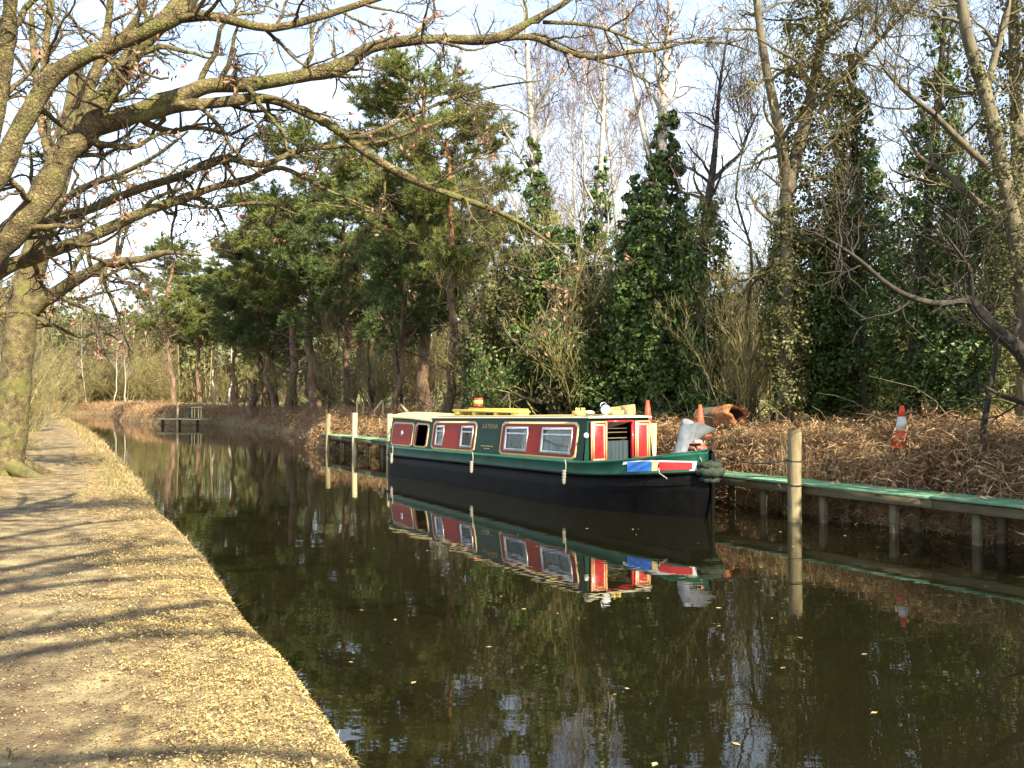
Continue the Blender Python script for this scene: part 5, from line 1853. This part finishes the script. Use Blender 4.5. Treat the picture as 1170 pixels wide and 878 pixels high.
# overhanging the water
n = 9000
idx = rng.choice(near, n, p=wgt)
off = rng.uniform(-.05, .55, n)
bx, by, bz = on_right(idx, off)
C = np.stack([bx, by, bz + .05], 1)
m2 = bracken_mesh(C, rng.uniform(.4, .9, n), 1.5, up=(-.2, .8))
for vv, ff, mm in zip(m2.v, m2.f, m2.m):
    mb.v.append(vv)
    mb.f.append(ff + mb.n)
    mb.m.append(mm)
mb.n += m2.n
mb.build('bracken', M_bracken, kind='stuff', label='tangle of dead orange brown bracken covering the far bank', cat='bracken')
# pale straw and grass among it
n = 34000
idx = rng.choice(near, n, p=wgt)
off = np.abs(rng.normal(size=n)) * 2.6 + .3
bx, by, bz = on_right(idx, off)
C = np.stack([bx, by, bz], 1)
pts, side = fronds(C, rng.uniform(.25, .75, n), .8, up=(.5, 1.5))
mb = MB().tubes(pts[:, [0, 2, 3, 5]], np.outer(rng.uniform(.004, .009, n), (1, .9, .7, .2)), 2)
mb.build('dry_grass', M_straw, kind='stuff', label='pale dry grass mixed with the bracken on the far bank', cat='grass')
# bramble stems, arching
n = 260
idx = rng.choice(near, n, p=wgt)
bx, by, bz = on_right(idx, rng.uniform(.6, 4, n))
pts, side = fronds(np.stack([bx, by, bz], 1), rng.uniform(.9, 2.2, n), .55, up=(.5, 1.3))
MB().tubes(pts, np.outer(np.ones(n), (.010, .010, .009, .008, .006, .004)), 4).build('bramble_stems', M_twig, kind='stuff', label='arching bare bramble stems on the far bank', cat='bramble')
# reed clump behind the thick post
p0 = P(905, 492, 16.0)
n = 46
C = np.stack([p0[0] + rng.normal(size=n) * .14, p0[1] + rng.normal(size=n) * .14, np.full(n, ground_r(p0[0], p0[1]))], 1)
pts = C[:, None, :] + np.linspace(0, 1, 5)[None, :, None] * np.stack([rng.normal(size=n) * .14, rng.normal(size=n) * .1, rng.uniform(.5, 1.25, n)], 1)[:, None, :]
pts[:, 1:, :2] += np.cumsum(rng.normal(size=(n, 4, 2)) * .012, 1)
t_ = thing('reed_clump', 'clump of thin pale upright stalks rising behind the thick mooring post', 'reeds', (0, 0, 0))
MB().tubes(pts, np.outer(np.ones(n), (.008, .007, .006, .005, .002)), 4).build('stalks', M_straw, t_, kind='stuff')

# ------------------------------------------------------------------ leaf litter, grass and twigs of the near bank
rng = np.random.default_rng(99)
nearL = np.where((EL[:, 1] > 2.2) & (EL[:, 1] < 36))[0]
wl = 1 / np.clip(EL[nearL, 1], 3, 40) ** 1.1
wl = wl / wl.sum()
n = 210000
idx = rng.choice(nearL, n, p=wl)
u = rng.uniform(0, 1, n)
off = np.where(u < .58, .02 + 1.5 * rng.beta(1.2, 1.7, n), np.where(u < .88, rng.uniform(.8, 3.2, n), rng.uniform(2.2, 4.5, n)))
patch = wob(EL[idx, 0] * 2.1 + off * 2, EL[idx, 1] * 2.1, 1.3) * .6 + wob(EL[idx, 0] - off * 5, EL[idx, 1] * 3, 2.0) * .4
keep = patch + rng.normal(size=n) * .35 > np.interp(off, [0, .6, 1.1, 1.6, 2.6, 4.5], [-.9, -.6, .0, .55, .5, .1])
idx, off = idx[keep], off[keep]
lx, ly, lz = on_left(idx, off)
n = len(lx)
tl = EL[np.minimum(idx + 1, len(EL) - 1)] - EL[idx]
u = rng.uniform(-.5, .5, n)
lx, ly = lx + tl[:, 0] * u, ly + tl[:, 1] * u
C = np.stack([lx, ly, lz + .014 + rng.uniform(0, .022, n)], 1)
Nn = np.stack([rng.normal(size=n) * .32, rng.normal(size=n) * .32, np.ones(n)], 1)
MB().leaves(C, Nn, rng.uniform(.003, .0115, n) * np.where(rng.uniform(0, 1, n) > .965, 2.2, 1.0), .55, 0, .5).build('leaf_litter', M_litter, kind='stuff', label='pale fallen leaves and chippings strewn over the bank edge', cat='leaves')
n = 60000
idx = rng.choice(nearL, n, p=wl)
lx, ly, lz = on_left(idx, rng.uniform(.6, 4.2, n))
tl = EL[np.minimum(idx + 1, len(EL) - 1)] - EL[idx]
u = rng.uniform(-.5, .5, n)
C = np.stack([lx + tl[:, 0] * u, ly + tl[:, 1] * u, lz + .012 + rng.uniform(0, .006, n)], 1)
MB().leaves(C, np.stack([rng.normal(size=n) * .4, rng.normal(size=n) * .4, np.ones(n)], 1), rng.uniform(.003, .010, n), .7, 0, .5).build('path_crumbs', M_crumb, kind='stuff', label='small chips and bark crumbs trodden into the path', cat='chippings')
# dry grass on the lip
n = 16000
idx = rng.choice(np.where((EL[:, 1] > 2.5) & (EL[:, 1] < 85))[0], n)
far = np.clip((EL[idx, 1] - 10) / 20, 0, 1)
off = rng.uniform(-.02, .14, n) + far * rng.uniform(0, .75, n)
keep = rng.uniform(0, 1, n) < np.clip(.25 + .65 * far + .5 * wob(EL[idx, 0], EL[idx, 1], 2.6), 0, 1)
idx, off, far = idx[keep], off[keep], far[keep]
gx, gy, gz_ = on_left(idx, off)
n = len(gx)
pts, side = fronds(np.stack([gx, gy, gz_], 1), rng.uniform(.04, .10, n) + far * rng.uniform(.04, .28, n), .6, up=(.6, 1.5))
MB().tubes(pts[:, [0, 2, 3, 5]], np.outer(rng.uniform(.0015, .003, n) * (1 + far * 2), (1, .9, .7, .2)), 2).build('bank_grass', M_straw, kind='stuff', label='dry grass along the lip of the towpath bank', cat='grass')
n = 9000
idx = rng.choice(np.where((EL[:, 1] > 15) & (EL[:, 1] < 88))[0], n)
far = np.clip((EL[idx, 1] - 20) / 40, 0, 1)
off = np.where(rng.uniform(0, 1, n) < .7, rng.uniform(2.4, 6, n), rng.uniform(.1, .8, n))
gx, gy, gz_ = on_left(idx, off)
pts, side = fronds(np.stack([gx, gy, gz_], 1), rng.uniform(.08, .22, n) + far * .1, .5, up=(.6, 1.5))
MB().tubes(pts[:, [0, 2, 3, 5]], np.outer(rng.uniform(.003, .007, n) * (1 + far), (1, .9, .7, .2)), 2).build('verge_grass', M_grass, kind='stuff', label='green and straw coloured grass on the verges of the towpath', cat='grass')
# fallen twigs on the path
n = 130
idx = rng.choice(nearL, n, p=wl)
lx, ly, lz = on_left(idx, rng.uniform(.2, 3.2, n))
a = rng.uniform(0, 6.28, n)
Lh = rng.uniform(.05, .22, n)
pts = np.stack([np.stack([lx + Lh * (f - .5) * np.cos(a + .4 * f), ly + Lh * (f - .5) * np.sin(a + .4 * f), lz + .022 + .01 * math.sin(f * 3)], 1) for f in (0, .35, .7, 1)], 1)
MB().tubes(pts, np.full((n, 4), .0035), 4).build('fallen_twigs', M_oaktwig, kind='stuff', label='small fallen twigs lying on the towpath', cat='twigs')
# floating leaves
n = 70
fx = rng.uniform(-2, 9, n * 3)
fy = rng.uniform(4.5, 14, n * 3)
k = ((np.stack([fx, fy], 1) - J0) @ JN < -.4) & (((np.stack([fx, fy], 1) - np.array((-.74, 4.31))) @ np.array((.89, .456))) > .5)
fx, fy = fx[k][:n], fy[k][:n]
MB().leaves(np.stack([fx, fy, np.full(len(fx), .004)], 1), np.tile((0, 0, 1.0), (len(fx), 1)), rng.uniform(.015, .035, len(fx)), .55, 0, .1).build('floating_leaves', M_litter, kind='stuff', label='a few pale leaves floating on the dark water', cat='leaves')

# ------------------------------------------------------------------ say which one: fillers are named by what they stand behind
MARKS = [(0, 'behind the flared oak'), (60, 'at the end of the towpath'), (110, 'on the far bend'), (170, 'beyond the landing stage'), (225, 'by the landing stage rail'), (285, 'between landing stage and mooring posts'), (340, 'left of the brown mooring post'),
         (390, 'behind the pale mooring post'), (425, 'behind the slanting brace'), (460, 'behind the stern cabin'), (500, 'behind the yellow plank'), (545, 'behind the gold lettering'), (590, 'behind the boat\'s large windows'), (640, 'behind the front roof box'), (680, 'behind the headlamp'),
         (720, 'behind the sawn stump'), (755, 'behind the ivy tower'), (800, 'behind the plain orange cone'), (840, 'behind the hollow log'), (880, 'beside the twin stemmed tree'), (930, 'just beyond the thick post'), (985, 'between thick post and lone cone'), (1030, 'behind the lone striped cone'), (1085, 'beyond the lone cone'), (1140, 'under the arching limb'), (1190, 'at the frame edge')]
ORDER = ['nearest the water', 'second back', 'third back', 'fourth back', 'fifth back', 'sixth back', 'seventh back', 'eighth back']
cells = {}
for o in list(SC.objects):
    g_ = o.get('group')
    if o.parent is None and g_ and o.type == 'EMPTY' and ('wood' in g_ or 'near bank' in g_ or 'far bend' in g_):
        px_ = CX + F * o.location.x / o.location.y
        mk = min(MARKS, key=lambda m_: abs(m_[0] - px_))[1]
        cells.setdefault((g_, mk), []).append(o)
SHORT = {'evergreen bushes in the wood': 'dark evergreen bush', 'leafless shrubs in the wood': 'leafless olive shrub', 'bare birches in the wood': 'pale bare birch', 'thin stems in the wood': 'thin young bare stem', 'leafless trees in the wood': 'leafless brown tree',
         'pines deep in the wood': 'pine deep in the wood', 'leafless trees of the near bank': 'leafless near bank tree', 'leafless shrubs of the near bank': 'leafless tan near bank shrub', 'birches on the far bend': 'white stemmed birch', 'shrubs along the far bend': 'pale tan massed shrub'}
for (g_, mk), os_ in cells.items():
    os_.sort(key=lambda o: o.location.y)
    for i_, o in enumerate(os_):
        o['label'] = SHORT[g_] + ' ' + mk + ('' if len(os_) == 1 else ', ' + ORDER[min(i_, 7)])
